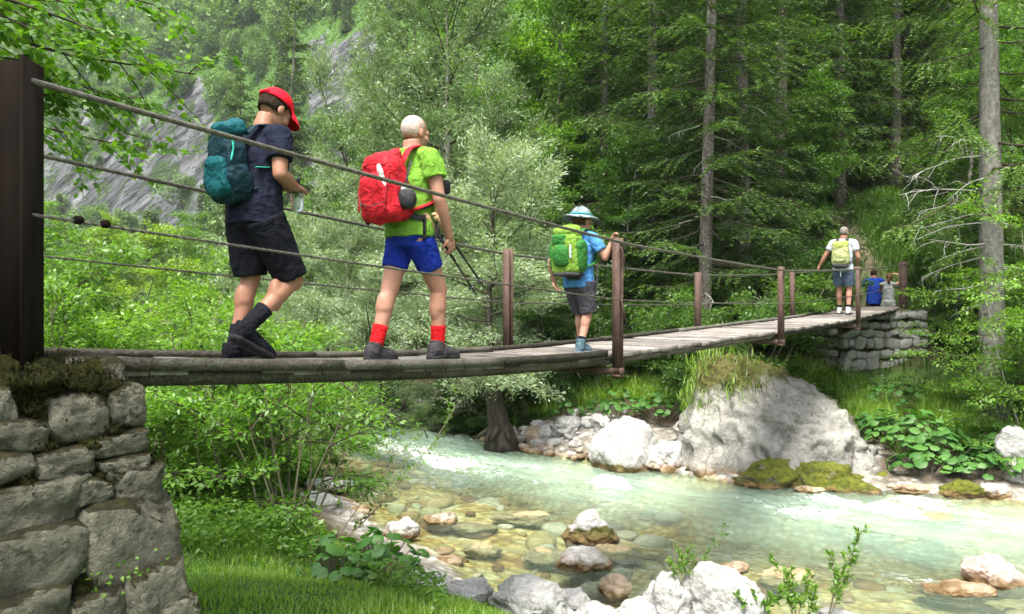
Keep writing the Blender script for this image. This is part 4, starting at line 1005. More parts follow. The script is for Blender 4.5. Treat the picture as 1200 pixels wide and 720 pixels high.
for k, (px, Y, H, i, m, lab) in enumerate(LT): T(ME_bl, i, px, Y, H, lab, m, k*73 % 360, 'broadleaf_tree', (1.0 if H < 9 else .8), B_grey if k % 2 else B_dark)
# spruces
SP = [(825, 17.2, 20, 1, L_spr, 'tall spruce with a lichen spotted trunk right behind the child\'s rail post'), (872, 20, 20, 0, L_spr, 'tall spruce with a dark reddish trunk at the centre of the wood'), (765, 21.5, 19, 2, L_spr, 'drooping spruce left of the spotted trunk'),
      (705, 24, 20, 0, L_spr, 'spruce with drooping fringes at the left edge of the dark wood'), (915, 24, 21, 2, L_spr, 'dark spruce behind the far man'), (800, 29, 22, 0, L_spr, 'spruce deep in the wood between two trunks'),
      (1005, 30, 20, 1, L_sprl, 'spruce over the dark hollow by the trail'), (660, 33, 22, 2, L_spr, 'spruce behind the bright broadleaf trees'), (955, 36, 22, 0, L_sprl, 'spruce half hidden up the slope behind the far man'), (1100, 27, 18, 1, L_sprl, 'thin light spruce between the trail bank and the big trunk'),
      (1050, 26, 17, 2, L_spr, 'drooping spruce hanging over the grassy trail bank'), (985, 25, 18, 0, L_spr, 'dark spruce directly above the far man'), (745, 38, 24, 1, L_spr, 'far spruce at the top centre of the slope')]
for k, (px, Y, H, i, m, lab) in enumerate(SP):
    o = T(ME_sp, i, px, Y, H, lab, m, k*59 % 360, 'spruce_tree', 1.0, B_spr, 20.0 if i < 2 else 18.0)
    if k in (0, 1):
        rs = np.random.RandomState(k+5); n = 9
        for me in dead_branches(50+k, rs.uniform(1.2, 6.5, n), rs.uniform(0, 6.28, n), rs.uniform(.5, 1.5, n), .16): link('dead_branch', me, B_twig, o)
# the big spruce trunk at the right with dead lower branches and light lichen-hung needles
p_ = PW(1163, 14.5, .1)
tm, cm, lm = spruce(47, 19, 2.9, .19, .235, step=.42, nb=(3, 4), tw=.12, droop=1.0, sparse=.25, nl=.11, nw=.03)
big = tree_obj('spruce_tree', (tm, cm, lm), (bark_mat('grey_spruce_bark', (.085, .078, .068), (.21, .20, .18), 14, (.32, .32, .28)), L_sprl), p_, 30, 'big grey spruce trunk with bare dead branches standing right of the far abutment')
big.rotation_euler = (0, 0, 0)
zs = [2.6, 3.1, 3.35, 3.7, 3.9, 4.15, 4.35, 4.6, 3.3, 2.9, 4.8, 5.0, 2.2, 5.2]; az = [3.3, 3.0, 3.5, 3.1, 3.25, 2.9, 3.2, 3.4, .3, -.4, .1, 3.0, 2.8, 3.6]; Ls = [1.0, 1.2, 1.5, 1.3, 1.7, 1.2, 1.8, 1.2, .9, .8, 1.0, 1.6, .7, 1.3]
for me in dead_branches(9, zs, az, Ls, .2, 8): link('dead_branch', me, B_twig, big)
for k, (z, a, L) in enumerate([(3.3, 3.35, 1.1), (3.75, .2, 1.0), (2.9, .0, 1.0)]):
    rs = np.random.RandomState(70+k); lv = Leaves(); mb = MB(); dd = np.array([math.cos(a), math.sin(a), -.12])
    lp = wander(rs, dd*.15+np.array([0, 0, z]), dd, L, 7, .06, -.04); mb.tube(lp, np.linspace(.016, .004, 7), 5, False)
    for j in range(26):
        q, qd = at(lp, np.array([rs.uniform(.1, .99)])); td = nrm(qd[0]*.6+np.cross(qd[0], [0, 0, 1.])*(1 if j % 2 else -1)*.7+np.array([0, 0, -.7*rs.rand()])); n = 22; g = rs.rand(n)
        bp = q[0]+td*(g*rs.uniform(.15, .5))[:, None]; lv.add(bp, nrm(td+rs.normal(size=(n, 3))*.6), rs.normal(size=(n, 3)), .075, .02)
    s = link('needle_spray', lv.mesh('needle_spray'), L_sprl, big); link('twig', mb.mesh('twig', True), B_twig, s)
# far conifers on the left slope
ME_fc = [spruce(61, 16, 3.5, .08, .2, step=.48, nb=(4, 6), tw=.15, ns=.08, nl=.22, nw=.085, droop=.7), spruce(62, 16, 3.0, .1, .18, step=.5, nb=(4, 5), tw=.15, ns=.08, nl=.22, nw=.085, droop=.8)]
for k, (px, Y, H, i, lab) in enumerate([(282, 52, 17.5, 0, 'pointed conifer above the boy on the far slope'), (338, 56, 24, 1, 'taller open conifer just right of the pointed one'), (458, 50, 20, 1, 'conifer right of the upper grey cliff patch'), (490, 46, 22, 0, 'dark conifer half hidden behind the tall willows')]):
    T(ME_fc, i, px, Y, H, lab, L_farc, k*80, 'conifer_tree', 1.0, B_spr, 16.0)
# hillside forest
def far_crown(seed, kind, n):
    rs = np.random.RandomState(seed); lv = Leaves(); mb = MB()
    if kind == 0:
        nc = 26; c = nrm(rs.normal(size=(nc, 3)))*rs.uniform(.45, 1, (nc, 1))*np.array([2.6, 2.6, 3.2])+np.array([0, 0, 5.2]); r = rs.uniform(.7, 1.4, nc)
        I = rs.randint(0, nc, n); d = nrm(rs.normal(size=(n, 3))); P = c[I]+d*(r[I]*rs.uniform(.6, 1.05, n))[:, None]
        lv.add(P, nrm(d+rs.normal(size=(n, 3))*.8), nrm(np.array([0, 0, 1.])+d*.7+rs.normal(size=(n, 3))*.5), rs.uniform(.25, .48, n), rs.uniform(.18, .3, n))
        mb.tube([(0, 0, -.5), (0.1, 0, 3), (0, .1, 6.5)], [.16, .12, .05], 6)
    else:
        z = rs.rand(n)**1.2*9.0; a = rs.uniform(0, 6.28, n); rr = (1.9*(1-z/9.6)**.8)*np.sqrt(rs.uniform(.15, 1, n))*(.75+.35*np.sin(a*3+np.floor(z*1.6)*2))
        P = np.stack([rr*np.cos(a), rr*np.sin(a), z+.8-rr*.25], -1); D = np.stack([np.cos(a), np.sin(a), np.full(n, -.35)], -1)
        lv.add(P, nrm(D+rs.normal(size=(n, 3))*.3), nrm(np.array([0, 0, 1.])+rs.normal(size=(n, 3))*.4), rs.uniform(.3, .55, n), rs.uniform(.14, .24, n))
        mb.tube([(0, 0, -.5), (0, 0, 5), (0, 0, 9.6)], [.15, .1, .02], 6)
    return mb.mesh('trunk', True), lv.mesh('crown', .1)
ME_far = [far_crown(1, 0, 3800), far_crown(2, 0, 3800), far_crown(3, 0, 3200), far_crown(4, 1, 3800), far_crown(5, 1, 3400)]
rs = np.random.RandomState(17); cnt = 0; pts = []
cand = 0
while cnt < 285 and cand < 60000:
    cand += 1
    px = rs.uniform(-20, 470) if rs.rand() < .96 else rs.uniform(470, 1250); Y = rs.uniform(42, 190) if rs.rand() < .8 else rs.uniform(40, 90)
    X = (px-600)/F*Y; u, v = UV(X, Y); e = u-float(u_far(v))
    if e < 14 or Y < 40: continue
    z = gz(X, Y); py = HZ-(z-EYE)/Y*F
    if py < -45 or (px > 470 and Y > 95): continue
    cmv = float(cliff_mask(np.array([X]), np.array([Y]))[0])
    if cmv > .25 and rs.rand() > .14: continue
    # keep the view of the bare rock open: no tall tree right in front of it
    ztop = z+6.5; pyt = HZ-(ztop-EYE)/Y*F
    if 75 < px < 245 and e < 40 and pyt < 262: continue
    if 352 < px < 448 and pyt < 118 and py > 42 and rs.rand() < .92: continue
    if any((X-a)**2+(Y-b)**2 < (2.0+Y*.010)**2 for a, b in pts): continue
    pts.append((X, Y)); i = rs.choice(5, p=[.27, .27, .26, .12, .08])
    H = rs.uniform(.62, 1.05)*(1.0 if e > 50 else .9)
    con = i >= 3
    r = tree_obj('hillside_conifer' if con else 'hillside_tree', ME_far[i], (B_spr, L_farc if con else L_far), (X, Y, z-.4), rs.uniform(0, 360),
                 'small dark pointed conifer on the steep mountainside' if con else 'small round green tree on the steep mountainside', 'tree', 'conifers scattered over the mountainside' if con else 'leafy trees covering the mountainside', (H*rs.uniform(.85, 1.2), H*rs.uniform(.85, 1.2), H*rs.uniform(.85, 1.3)))
    cnt += 1
print('far trees', cnt, cand)
# scrub covering the slopes where the ground would be bare
def scrub(name, n, Yr, pxr, er, hmax, ll, lw, mat, label, seed, reject=None):
    rs = np.random.RandomState(seed); Y = np.sqrt(rs.uniform(Yr[0]**2, Yr[1]**2, n)); px = rs.uniform(*pxr, n); X = (px-600)/F*Y
    u, v = UV(X, Y); e = u-u_far(v); d = u_near(v)-u
    ok = ((e > er[0]) & (e < er[1]))
    if reject is not None: ok &= ~reject(X, Y, px)
    ok &= rs.rand(n) > cliff_mask(X, Y)*.93
    X, Y = X[ok], Y[ok]; n = len(X); P = np.stack([X, Y, X*0], -1)
    hh = np.clip(.35+fbm(P*(3.0/max(Yr[1]**.5, 1)), 3)*.8, .06, 1)*hmax
    P[:, 2] = ground_z(X, Y)+rs.rand(n)**.7*hh
    lv = Leaves(); lv.add(P, nrm(rs.normal(size=(n, 3))*np.array([1, 1, .5])), nrm(np.array([0, 0, 1.])+rs.normal(size=(n, 3))*.55), ll*rs.uniform(.6, 1.3, n), lw*rs.uniform(.6, 1.3, n))
    return tag(link(name, lv.mesh(name), mat), label, 'undergrowth', kind='stuff')
trail_rej = lambda X, Y, px: (np.abs(X-(9.6+(Y-19)*.13)) < 1.5) & (Y > 17) & (Y < 34) | ((np.hypot((X-11.2)/2.3, (Y-23.2)/3.2) < 1)) | (np.hypot(X-9.2, Y-18.8) < 2.4)
scrub('mountainside_scrub', 90000, (45, 190), (-60, 520), (16, 120), 1.6, .55, .36, L_far, 'bushes covering the steep mountainside around the bare rock', 5)
scrub('slope_undergrowth', 90000, (13.5, 50), (380, 1300), (3.4, 45), .7, .11, .065, L_mid, 'leafy undergrowth on the wooded slope beyond the far bank', 6, trail_rej)
scrub('valley_undergrowth', 50000, (18, 55), (-40, 480), (1.0, 20), .9, .12, .07, L_bright, 'light green undergrowth along the far shore upstream', 7)

# the wood on the upper mountainside, too far off to tell tree from tree
rs = np.random.RandomState(23); lv = Leaves(); c = 0; k = 0
while c < 620 and k < 40000:
    k += 1; px = rs.uniform(-60, 760); Y = rs.uniform(120, 430); X = (px-600)/F*Y; u, v = UV(X, Y); e = u-float(u_far(v))
    if e < 62: continue
    z = gz(X, Y); py = HZ-(z-EYE)/Y*F
    if py < -60: continue
    n = 220; con = rs.rand() < .25; h = rs.uniform(6, 11); w = h*(.17 if con else .34); d = nrm(rs.normal(size=(n, 3)))*(rs.uniform(.5, 1, n)**.6)[:, None]
    P = d*np.array([w, w, h*.5])
    if con: P[:, :2] *= (1-(P[:, 2:]/h+.5))*1.6+.1
    P += np.array([X, Y, z+h*.5]); lv.add(P, nrm(d+rs.normal(size=(n, 3))*.6), nrm(d+np.array([0, 0, 1.])), rs.uniform(.7, 1.4, n), rs.uniform(.5, 1.0, n)); c += 1
tag(link('mountain_wood', lv.mesh('mountain_wood'), L_far), 'far wood covering the upper mountainside as one mass', 'forest', kind='stuff')
# ================================================================ foreground and waterside plants
# the overhanging tree at the upper left: trunk out of the frame, sprays in the frame, crown over the abutment
def overhanging_tree():
    base = np.array([-5.6, 2.3, gz(-5.6, 2.3)-.1]); root = empty('overhanging_tree', base); rs = np.random.RandomState(6)
    tr = MB(); lb = MB(); lv = Leaves()
    tp = wander(rs, (0, 0, 0), (.06, 0, 1), 9.5, 14, .04, .03); tr.tube(tp, .19*(1-np.linspace(0, 1, 14)*.9), 10)
    ends = [(W(225, 88, 4.7), 2.6), (W(150, 50, 4.3), 2.9), (W(175, 128, 5.0), 2.3), (W(60, 45, 4.0), 3.0), (W(25, 110, 4.6), 2.4), (W(190, 8, 4.6), 3.2), (W(110, 105, 4.5), 2.4), (W(100, 15, 4.9), 3.0), (W(20, 10, 4.3), 3.2), (W(150, 165, 5.4), 2.3)]
    ends = [(np.array(e)-base, h, 24) for e, h in ends]
    for k in range(34):
        a = rs.uniform(0, 6.28); r = 2.7*math.sqrt(rs.rand()); e = np.array([1.2+r*math.cos(a), -1.3+r*math.sin(a), rs.uniform(4.3, 8.2)]); w = e+base
        if w[1] > .3:
            py = HZ-(w[2]-EYE)/w[1]*F; px = 600+w[0]/w[1]*F
            if px > -60 and py > -130: continue
        ends.append((e, min(e[2]-.6, 6.5), 16))
    for k, (e, h, ntw) in enumerate(ends):
        p = np.array([np.interp(h, tp[:, 2], tp[:, a]) for a in range(3)]); L = np.linalg.norm(e-p)
        u = np.linspace(0, 1, 9)[:, None]; lp = p+(e-p)*u+np.array([0, 0, 1.])*(u*(1-u))*L*.25+rs.normal(size=(9, 3))*.04*u
        lb.tube(lp, np.linspace(.035, .004, 9), 5, False)
        for j in range(ntw):
            ft = .38+.62*(j+rs.rand())/ntw; q, qd = at(lp, np.array([min(ft, .999)])); q, qd = q[0], qd[0]
            side = nrm(np.cross(qd, [0, 0, 1.]))*(1 if j % 2 else -1); td = qd*.7+side*rs.uniform(.4, 1)+np.array([0, 0, rs.uniform(-.4, .15)])
            t2 = wander(rs, q, td, rs.uniform(.3, .75), 5, .14, -.05); lb.tube(t2, np.linspace(.005, .0015, 5), 3, False)
            n = rs.randint(24, 46); bp, bd = at(t2, np.minimum(rs.uniform(.1, 1, n), .999)); sd_ = nrm(np.cross(bd, [0, 0, 1.]))*np.where(np.arange(n) % 2 == 0, 1, -1)[:, None]
            sc = rs.uniform(.6, 1.15, n)
            lv.add(bp+rs.normal(size=(n, 3))*.02, nrm(bd*.6+sd_*.9+rs.normal(size=(n, 3))*.25+np.array([0, 0, -.35])), nrm(np.array([0, 0, 1.])+rs.normal(size=(n, 3))*.45), .066*sc, .042*sc)
    tr.build('trunk', B_grey, root, True); lb.build('limbs', B_limb, root, True); link('crown', lv.mesh('crown'), L_mid2, root)
    tag(root, 'broadleaf tree reaching in over the rusty post at the upper left corner', 'tree')
L_mid2 = leaf_mat('overhanging_leaves', [(.045, .12, .012), (.085, .19, .02), (.15, .27, .03)], .5, .4, 1.5)
overhanging_tree()
L_bush = leaf_mat('bush_leaves', [(.075, .18, .02), (.12, .25, .03), (.18, .32, .05)], .55)
# big bush on the near shore
bt, bc, bl = broadleaf(91, 2.0, 1.0, .3, .028, 50, 9, 21, .07, .031, .11, stems=13, tl=.42, grav=-.02, el=(-8, 62))
tree_obj('streamside_bush', (bt, bc, bl), (B_pale, L_bush, B_limb), PW(345, 7.3), 40, 'big many stemmed green bush at the water edge below the boy and the man', 'bush')
bt, bc, bl = broadleaf(92, 1.5, 1.0, .1, .03, 48, 9, 38, .068, .03, .11, stems=9, tl=.5, grav=-.02, el=(-5, 60))
tree_obj('streamside_bush', (bt, bc, bl), (B_pale, L_bush, B_limb), PW(262, 7.6), 10, 'light green bush growing between the near abutment and the big many stemmed bush', 'bush')
# long leafy twig reaching out over the water
def twig_plant(name, base, tips, label, mat, ll, lw, per, seed, cat='sapling', side=.5, r=.006, grav=.01):
    rs = np.random.RandomState(seed); root = empty(name, base); st = MB(); lv = Leaves()
    for tip, n in tips:
        e = np.array(tip)-np.array(base); L = np.linalg.norm(e); u = np.linspace(0, 1, 9)[:, None]; bow = nrm(rs.normal(size=3))*np.array([1, 1, .2])*L*.12
        lp = e*u+bow*(u*(1-u))*2; st.tube(lp, np.linspace(r, r*.3, 9), 5, False)
        for j in range(n):
            ft = .3+.7*(j+rs.rand())/n; q, qd = at(lp, np.array([min(ft, .999)])); td = qd[0]*.8+nrm(rs.normal(size=3))*np.array([1, 1, .5])*.8
            t2 = wander(rs, q[0], td, L*side*rs.uniform(.25, .6)*(1.1-ft*.6), 4, .12, grav); st.tube(t2, np.linspace(r*.45, r*.15, 4), 3, False)
            bp, bd = at(t2, np.minimum(rs.uniform(.1, 1, per), .999)); sc = rs.uniform(.6, 1.15, per)
            lv.add(bp, nrm(bd*.7+rs.normal(size=(per, 3))*.65), nrm(np.array([0, 0, 1.])+rs.normal(size=(per, 3))*.5), ll*sc, lw*sc)
    st.build('stem', B_pale, root, True); link('leaves', lv.mesh('leaves'), mat, root); return tag(root, label, cat)
twig_plant('reaching_twig', PW(385, 7.3), [(W(538, 470, 8.2), 16), (W(470, 560, 8.0), 12), (W(500, 500, 8.1), 9)], 'long leafy twig reaching from the big bush out over the river', L_bright, .055, .022, 10, 3, 'branch', .35)
twig_plant('sapling', W(806, 690, 6.2), [(W(852, 617, 6.2), 9)], 'thin leaning sapling with a dark leafy tip growing from the cracked boulder', L_mid, .05, .02, 7, 4, 'sapling', .30, .004)
twig_plant('sapling', W(800, 690, 6.15), [(W(795, 645, 6.15), 8), (W(808, 640, 6.1), 8), (W(785, 655, 6.1), 6), (W(815, 652, 6.2), 6)], 'small light green tuft of shoots in the crack of the boulder', L_bright, .05, .018, 9, 5, 'sapling', .5, .003)
twig_plant('sapling', W(968, 735, 5.9), [(W(1012, 625, 5.9), 18), (W(975, 650, 5.8), 12), (W(1000, 655, 6.0), 10)], 'tallest upright leafy sapling at the bottom edge right of centre', L_bright, .055, .022, 9, 6, 'sapling', .32, .005)
twig_plant('sapling', W(935, 735, 5.9), [(W(905, 655, 5.9), 12), (W(925, 670, 5.8), 12), (W(948, 672, 5.9), 12), (W(915, 690, 5.7), 10), (W(955, 690, 5.8), 10)], 'bushy light green sapling left of the tallest upright one at the bottom edge', L_bright, .05, .02, 12, 7, 'sapling', .45, .004)
twig_plant('sapling', W(895, 735, 5.9), [(W(880, 690, 5.9), 7), (W(905, 700, 5.8), 7), (W(865, 700, 5.8), 6)], 'low weed with broad leaves in front of the cracked boulder', L_bright, .075, .04, 6, 8, 'plant', .45, .003)
# butterbur
def butter(px, py, Y, n, Rr, H, ls, seed, label, mat=None, z=None):
    p = W(px, py, Y); z = gz(p.x, p.y) if z is None else z; root = empty('butterbur', (p.x, p.y, z)); a, b = bigleaf_plant(seed, n, Rr, H, ls)
    link('leaves', a, mat or L_butter, root); link('stalks', b, B_pale, root); return tag(root, label, 'plant')
butter(440, 640, 6.35, 60, .42, .42, .17, 1, 'dark green butterbur clump on the grass edge by the white shallows stone')
butter(385, 632, 6.0, 34, .34, .32, .15, 2, 'butterbur leaves among grass left of the dark butterbur clump')
butter(1075, 520, 13.0, 110, .80, .75, .26, 3, 'large leaved butterbur mound right of the mossy rocks below the far abutment')
butter(1050, 470, 15.0, 50, .62, .55, .24, 4, 'butterbur patch at the foot of the far abutment')
butter(1110, 548, 12.5, 70, .70, .5, .24, 5, 'butterbur leaves hanging over the bright mossy rock')
butter(1175, 525, 12.6, 70, .62, .6, .24, 6, 'butterbur clump at the right edge under the big spruce trunk')
butter(1200, 548, 12.0, 40, .5, .45, .22, 7, 'lowest butterbur clump at the far right waterline')
butter(775, 470, 15.8, 60, .62, .6, .24, 8, 'butterbur left of the huge boulder under the bridge')
butter(725, 480, 16.2, 50, .7, .55, .24, 9, 'butterbur patch behind the white boulder under the bridge')
butter(665, 490, 16.4, 26, .4, .35, .2, 10, 'small butterbur at the back of the gravel bank')
butter(1032, 505, 13.7, 44, .55, .5, .22, 11, 'butterbur between the huge boulder and the large leaved mound')
butter(1085, 556, 12.35, 40, .55, .4, .22, 12, 'low butterbur at the waterline left of the bright mossy rock')
butter(1150, 552, 12.1, 40, .5, .4, .22, 13, 'low butterbur between the bright mossy rock and the far right edge')
# grasses
def tufts(name, spots, label, mat, seed, w=.006, lean=.8, group=None):
    rs = np.random.RandomState(seed); P = []; L = []
    for x, y, z, r, h, n in spots:
        a = rs.uniform(0, 6.28, n); q = r*np.sqrt(rs.rand(n)); X = x+q*np.cos(a); Y = y+q*np.sin(a)
        P.append(np.stack([X, Y, (ground_z(X, Y) if z is None else np.full(n, z))], -1)); L.append(h*rs.uniform(.5, 1.15, n))
    return tag(link(name, grass_mesh(name, np.concatenate(P), np.concatenate(L), lean, w, seed), mat), label, 'grass', group, 'stuff')
rs = np.random.RandomState(12); n = 100000
Yg = np.sqrt(rs.uniform(2.6**2, 10.5**2, n)); X = (rs.uniform(-150, 760, n)-600)/F*Yg; u, v = UV(X, Yg); d = u_near(v)-u
pa, pb = (X+1.45)*.59+(Yg-2.9)*.807, (X+1.45)*.807-(Yg-2.9)*.59
ok = (d+fbm(np.stack([X*2, Yg*2, X*0], -1), 3)*.35 > 1.25) & ~((pa < .12) & (pb < .22))
X, Yg = X[ok], Yg[ok]; P = np.stack([X, Yg, ground_z(X, Yg)-.01], -1); hn = fbm(np.stack([X*1.6, Yg*1.6, X*0], -1), 3)
tag(link('meadow_grass', grass_mesh('meadow_grass', P, np.clip(.085+.05*hn, .04, .2)*rs.uniform(.6, 1.3, len(P)), .8, .0042, 2, .6), L_grass), 'lush bright grass on the near bank beside the abutment', 'grass', kind='stuff')
n = 26000; Yg = rs.uniform(3.2, 9, n); X = (rs.uniform(120, 520, n)-600)/F*Yg; u, v = UV(X, Yg); d = u_near(v)-u; fn = fbm(np.stack([X*1.1+4, Yg*1.1, X*0], -1), 3)
pa, pb = (X+1.45)*.59+(Yg-2.9)*.807, (X+1.45)*.807-(Yg-2.9)*.59
ok = (d > 1.9) & (fn+sstep(5.2, 7.2, Yg)*.7 > .02) & ~((pa < .1) & (pb < .2)); X, Yg, fn = X[ok], Yg[ok], fn[ok]; n = len(X); lv = Leaves()
hw = rs.rand(n)**.8*(.14+.34*sstep(5, 7.5, Yg)*np.clip(fn+.6, .2, 1))
lv.add(np.stack([X, Yg, ground_z(X, Yg)+hw], -1), nrm(rs.normal(size=(n, 3))*np.array([1, 1, .35])), nrm(np.array([0, 0, 1.])+rs.normal(size=(n, 3))*.4), .06*rs.uniform(.5, 1.2, n), .034*rs.uniform(.5, 1.2, n))
tag(link('bank_weeds', lv.mesh('bank_weeds'), L_bright), 'nettles and broad leaved weeds in the grass of the near bank', 'weeds', kind='stuff')
tufts('bank_grass', [(*PW(px, Y)[:2], None, r, h, n) for px, Y, r, h, n in [(950, 16.6, .5, .45, 900), (985, 16.2, .5, .4, 800), (920, 17.2, .6, .45, 800), (1010, 15.4, .4, .35, 500), (1110, 14.2, .5, .5, 900), (1090, 15, .5, .5, 700), (1140, 13.6, .4, .4, 600), (600, 17.2, .6, .5, 700), (640, 17, .5, .5, 600), (700, 17.3, .6, .6, 700), (560, 17.6, .6, .5, 700), (800, 17, .7, .5, 800), (760, 17.4, .6, .5, 700), (860, 17.6, .8, .5, 900), (500, 18.5, .7, .5, 700), (1005, 14.4, .45, .4, 700), (1035, 13.9, .45, .35, 700), (1060, 13.4, .4, .3, 500), (1025, 14.8, .5, .4, 700), (1120, 13.2, .5, .35, 600), (1185, 13.4, .5, .35, 500)]], 'long grass on the steep far bank beneath the bridge', L_grass, 31, .008, .9)
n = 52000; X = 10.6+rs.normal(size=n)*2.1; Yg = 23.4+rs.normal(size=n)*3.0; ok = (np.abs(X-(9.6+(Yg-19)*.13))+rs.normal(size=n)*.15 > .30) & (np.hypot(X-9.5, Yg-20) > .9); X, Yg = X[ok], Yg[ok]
tag(link('trail_bank_grass', grass_mesh('trail_bank_grass', np.stack([X, Yg, ground_z(X, Yg)], -1), rs.uniform(.15, .4, len(X)), .8, .012, 5), L_shadegrass), 'grass covering the bright bank beside the trail behind the bridge end', 'grass', kind='stuff')
# grass and moss hanging on the huge boulder
sel = (BBp[:, 2] > 1.30-.25*(BBp[:, 0] < -.8)) & (BBp[:, 0] < 1.0)
pp = BBp[sel][:: 3]+np.array(BB.location); pp = pp[rs.permutation(len(pp))[:1500]]; pp = np.repeat(pp, 3, 0)+rs.normal(size=(len(pp)*3, 3))*.04
sel2 = fbm(pp*1.2, 3)-(pp[:, 0]-BB.location.x)*.30 > -.05; pp = pp[sel2]
tag(link('boulder_grass', grass_mesh('boulder_grass', pp, rs.uniform(.08, .3, len(pp)), 1.2, .007, 9, .8), L_drygrass), 'dry grass and moss hanging over the top of the huge boulder', 'grass', kind='stuff')
n_ = len(pp); sel3 = (pp[:, 0] < BB.location.x-.55) | ((rs.rand(n_) < .25) & (pp[:, 0] > BB.location.x-.1))
pg = np.repeat(pp[sel3], 2, 0)+rs.normal(size=(int(sel3.sum())*2, 3))*np.array([.10, .08, .08]); pg[:, 2] -= rs.rand(len(pg))*.25
tag(link('boulder_fresh_grass', grass_mesh('boulder_fresh_grass', pg, rs.uniform(.12, .32, len(pg)), 1.1, .007, 19, .8), L_grass), 'fresh green grass on the left shoulder of the huge boulder', 'grass', kind='stuff')
# young beech with level sprays at the right
bt, bc, bl = broadleaf(95, 3.6, 2.3, .12, .04, 44, 14, 60, .07, .036, .16, stems=3, tl=.40, grav=-.015, layer=.16, el=(-8, 22), lean=(-.12, 0), prof=lambda t: 1.0-.35*t)
tree_obj('young_beech', (bt, bc, bl), (B_grey, L_bright, B_limb), PW(1205, 12.9), 100, 'young beech with level leafy sprays in front of the big spruce trunk', 'tree')
tree_obj('young_beech', (bt, bc, bl), (B_grey, L_mid, B_limb), PW(1185, 16.5), 220, 'second young beech behind the big spruce trunk', 'tree', None, .8)
# bushes along the far bank
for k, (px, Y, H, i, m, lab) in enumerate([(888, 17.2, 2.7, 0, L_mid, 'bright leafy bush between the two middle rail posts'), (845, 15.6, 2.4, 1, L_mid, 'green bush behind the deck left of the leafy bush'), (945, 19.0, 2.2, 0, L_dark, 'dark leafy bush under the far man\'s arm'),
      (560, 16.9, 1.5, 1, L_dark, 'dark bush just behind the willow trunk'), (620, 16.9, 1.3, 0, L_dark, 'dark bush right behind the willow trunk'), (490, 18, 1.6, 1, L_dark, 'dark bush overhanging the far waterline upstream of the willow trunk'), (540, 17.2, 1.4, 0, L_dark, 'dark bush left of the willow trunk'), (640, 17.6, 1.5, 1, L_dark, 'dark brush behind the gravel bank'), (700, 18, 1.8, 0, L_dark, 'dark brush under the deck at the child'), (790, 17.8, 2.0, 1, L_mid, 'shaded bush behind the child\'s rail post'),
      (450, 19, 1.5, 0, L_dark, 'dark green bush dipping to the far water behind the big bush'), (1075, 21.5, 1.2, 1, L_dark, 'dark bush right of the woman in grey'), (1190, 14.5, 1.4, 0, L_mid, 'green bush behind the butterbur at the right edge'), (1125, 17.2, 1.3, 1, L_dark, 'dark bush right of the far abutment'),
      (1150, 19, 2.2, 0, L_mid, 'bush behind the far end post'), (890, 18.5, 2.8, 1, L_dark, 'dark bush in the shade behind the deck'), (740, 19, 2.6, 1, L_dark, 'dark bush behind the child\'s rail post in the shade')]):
    T(ME_sh, i, px, Y, H, lab, m, k*67, 'bank_bush', 1.15, B_pale, 2.6, 'bush')
T(ME_wi, 1, 515, 16.9, 1.9, 'low silver willow bush leaning over the water left of the willow trunk', L_will2, 160, 'willow_bush', 1.3, B_dark, 7, 'bush')
# branch wood and root of the waterline willow
wp = (*PW(588, 15.3)[:2], .10); mb = MB(); rs = np.random.RandomState(2)
for k in range(7):
    a = k*.9; d_ = np.array([math.cos(a), math.sin(a), -.25]); lp = wander(rs, np.array([wp[0], wp[1], wp[2]+.42])+d_*.05, d_*np.array([1, 1, 2.6]), rs.uniform(.4, .7), 7, .12, .0); mb.tube(lp, np.linspace(.11, .03, 7), 8)
mb.tube([(wp[0], wp[1], wp[2]-.1), (wp[0]-.02, wp[1], wp[2]+.15), (wp[0]-.06, wp[1], wp[2]+.4), (wp[0]-.13, wp[1], wp[2]+.8), (wp[0]-.22, wp[1], wp[2]+1.3), (wp[0]-.30, wp[1], wp[2]+1.8)], [.38, .29, .22, .18, .15, .08], 12)
wt_ = bpy.data.objects['willow_tree']; o = mb.build('root_flare', B_dark, None, True); o.parent = wt_; o.matrix_parent_inverse = (Matrix.Translation(wt_.location) @ wt_.rotation_euler.to_matrix().to_4x4() @ Matrix.Diagonal((*wt_.scale, 1))).inverted()
# moss fuzz on the near abutment and small plants in its joints
ab = bpy.data.objects['stone_abutment']; rs = np.random.RandomState(44)
for ob in [c for c in ab.children if c.name.split('.')[0] in ('moss_cap', 'moss_tuft')]:
    nm = ob.name.split('.')[0]; me = ob.data; nv = len(me.vertices); co = np.empty(nv*3, np.float32); me.vertices.foreach_get('co', co); co = co.reshape(-1, 3)
    if nm == 'moss_cap': co = co[(co[:, 0]-co[:, 0].max() > -1.6)]
    idx = rs.randint(0, len(co), 9000 if nm == 'moss_cap' else 320); P = co[idx]+rs.normal(size=(len(idx), 3))*.012
    link('moss_fuzz', grass_mesh('moss_fuzz', P, rs.uniform(.010, .034, len(P)), 1.6, .0028, 3, .6), M_moss, ob)['kind'] = 'stuff'
lv = Leaves(); st = MB(); L_ = np.array(ab.location)
for (px, py, Y, n) in [(30, 610, 2.62, 26), (18, 598, 2.6, 12), (125, 690, 2.68, 26), (115, 668, 2.7, 14), (180, 665, 2.75, 12), (150, 668, 2.72, 10), (95, 705, 2.62, 16), (45, 575, 2.63, 8)]:
    p = np.array(W(px, py, Y))-L_; P = p+rs.normal(size=(n, 3))*np.array([.035, .03, .03])
    lv.add(P, nrm(rs.normal(size=(n, 3))+np.array([.3, -.5, .2])), nrm(np.array([.2, -.6, .8])+rs.normal(size=(n, 3))*.4), .022*rs.uniform(.6, 1.2, n), .014)
link('wall_plant', lv.mesh('wall_plant'), L_mid2, ab)['kind'] = 'stuff'
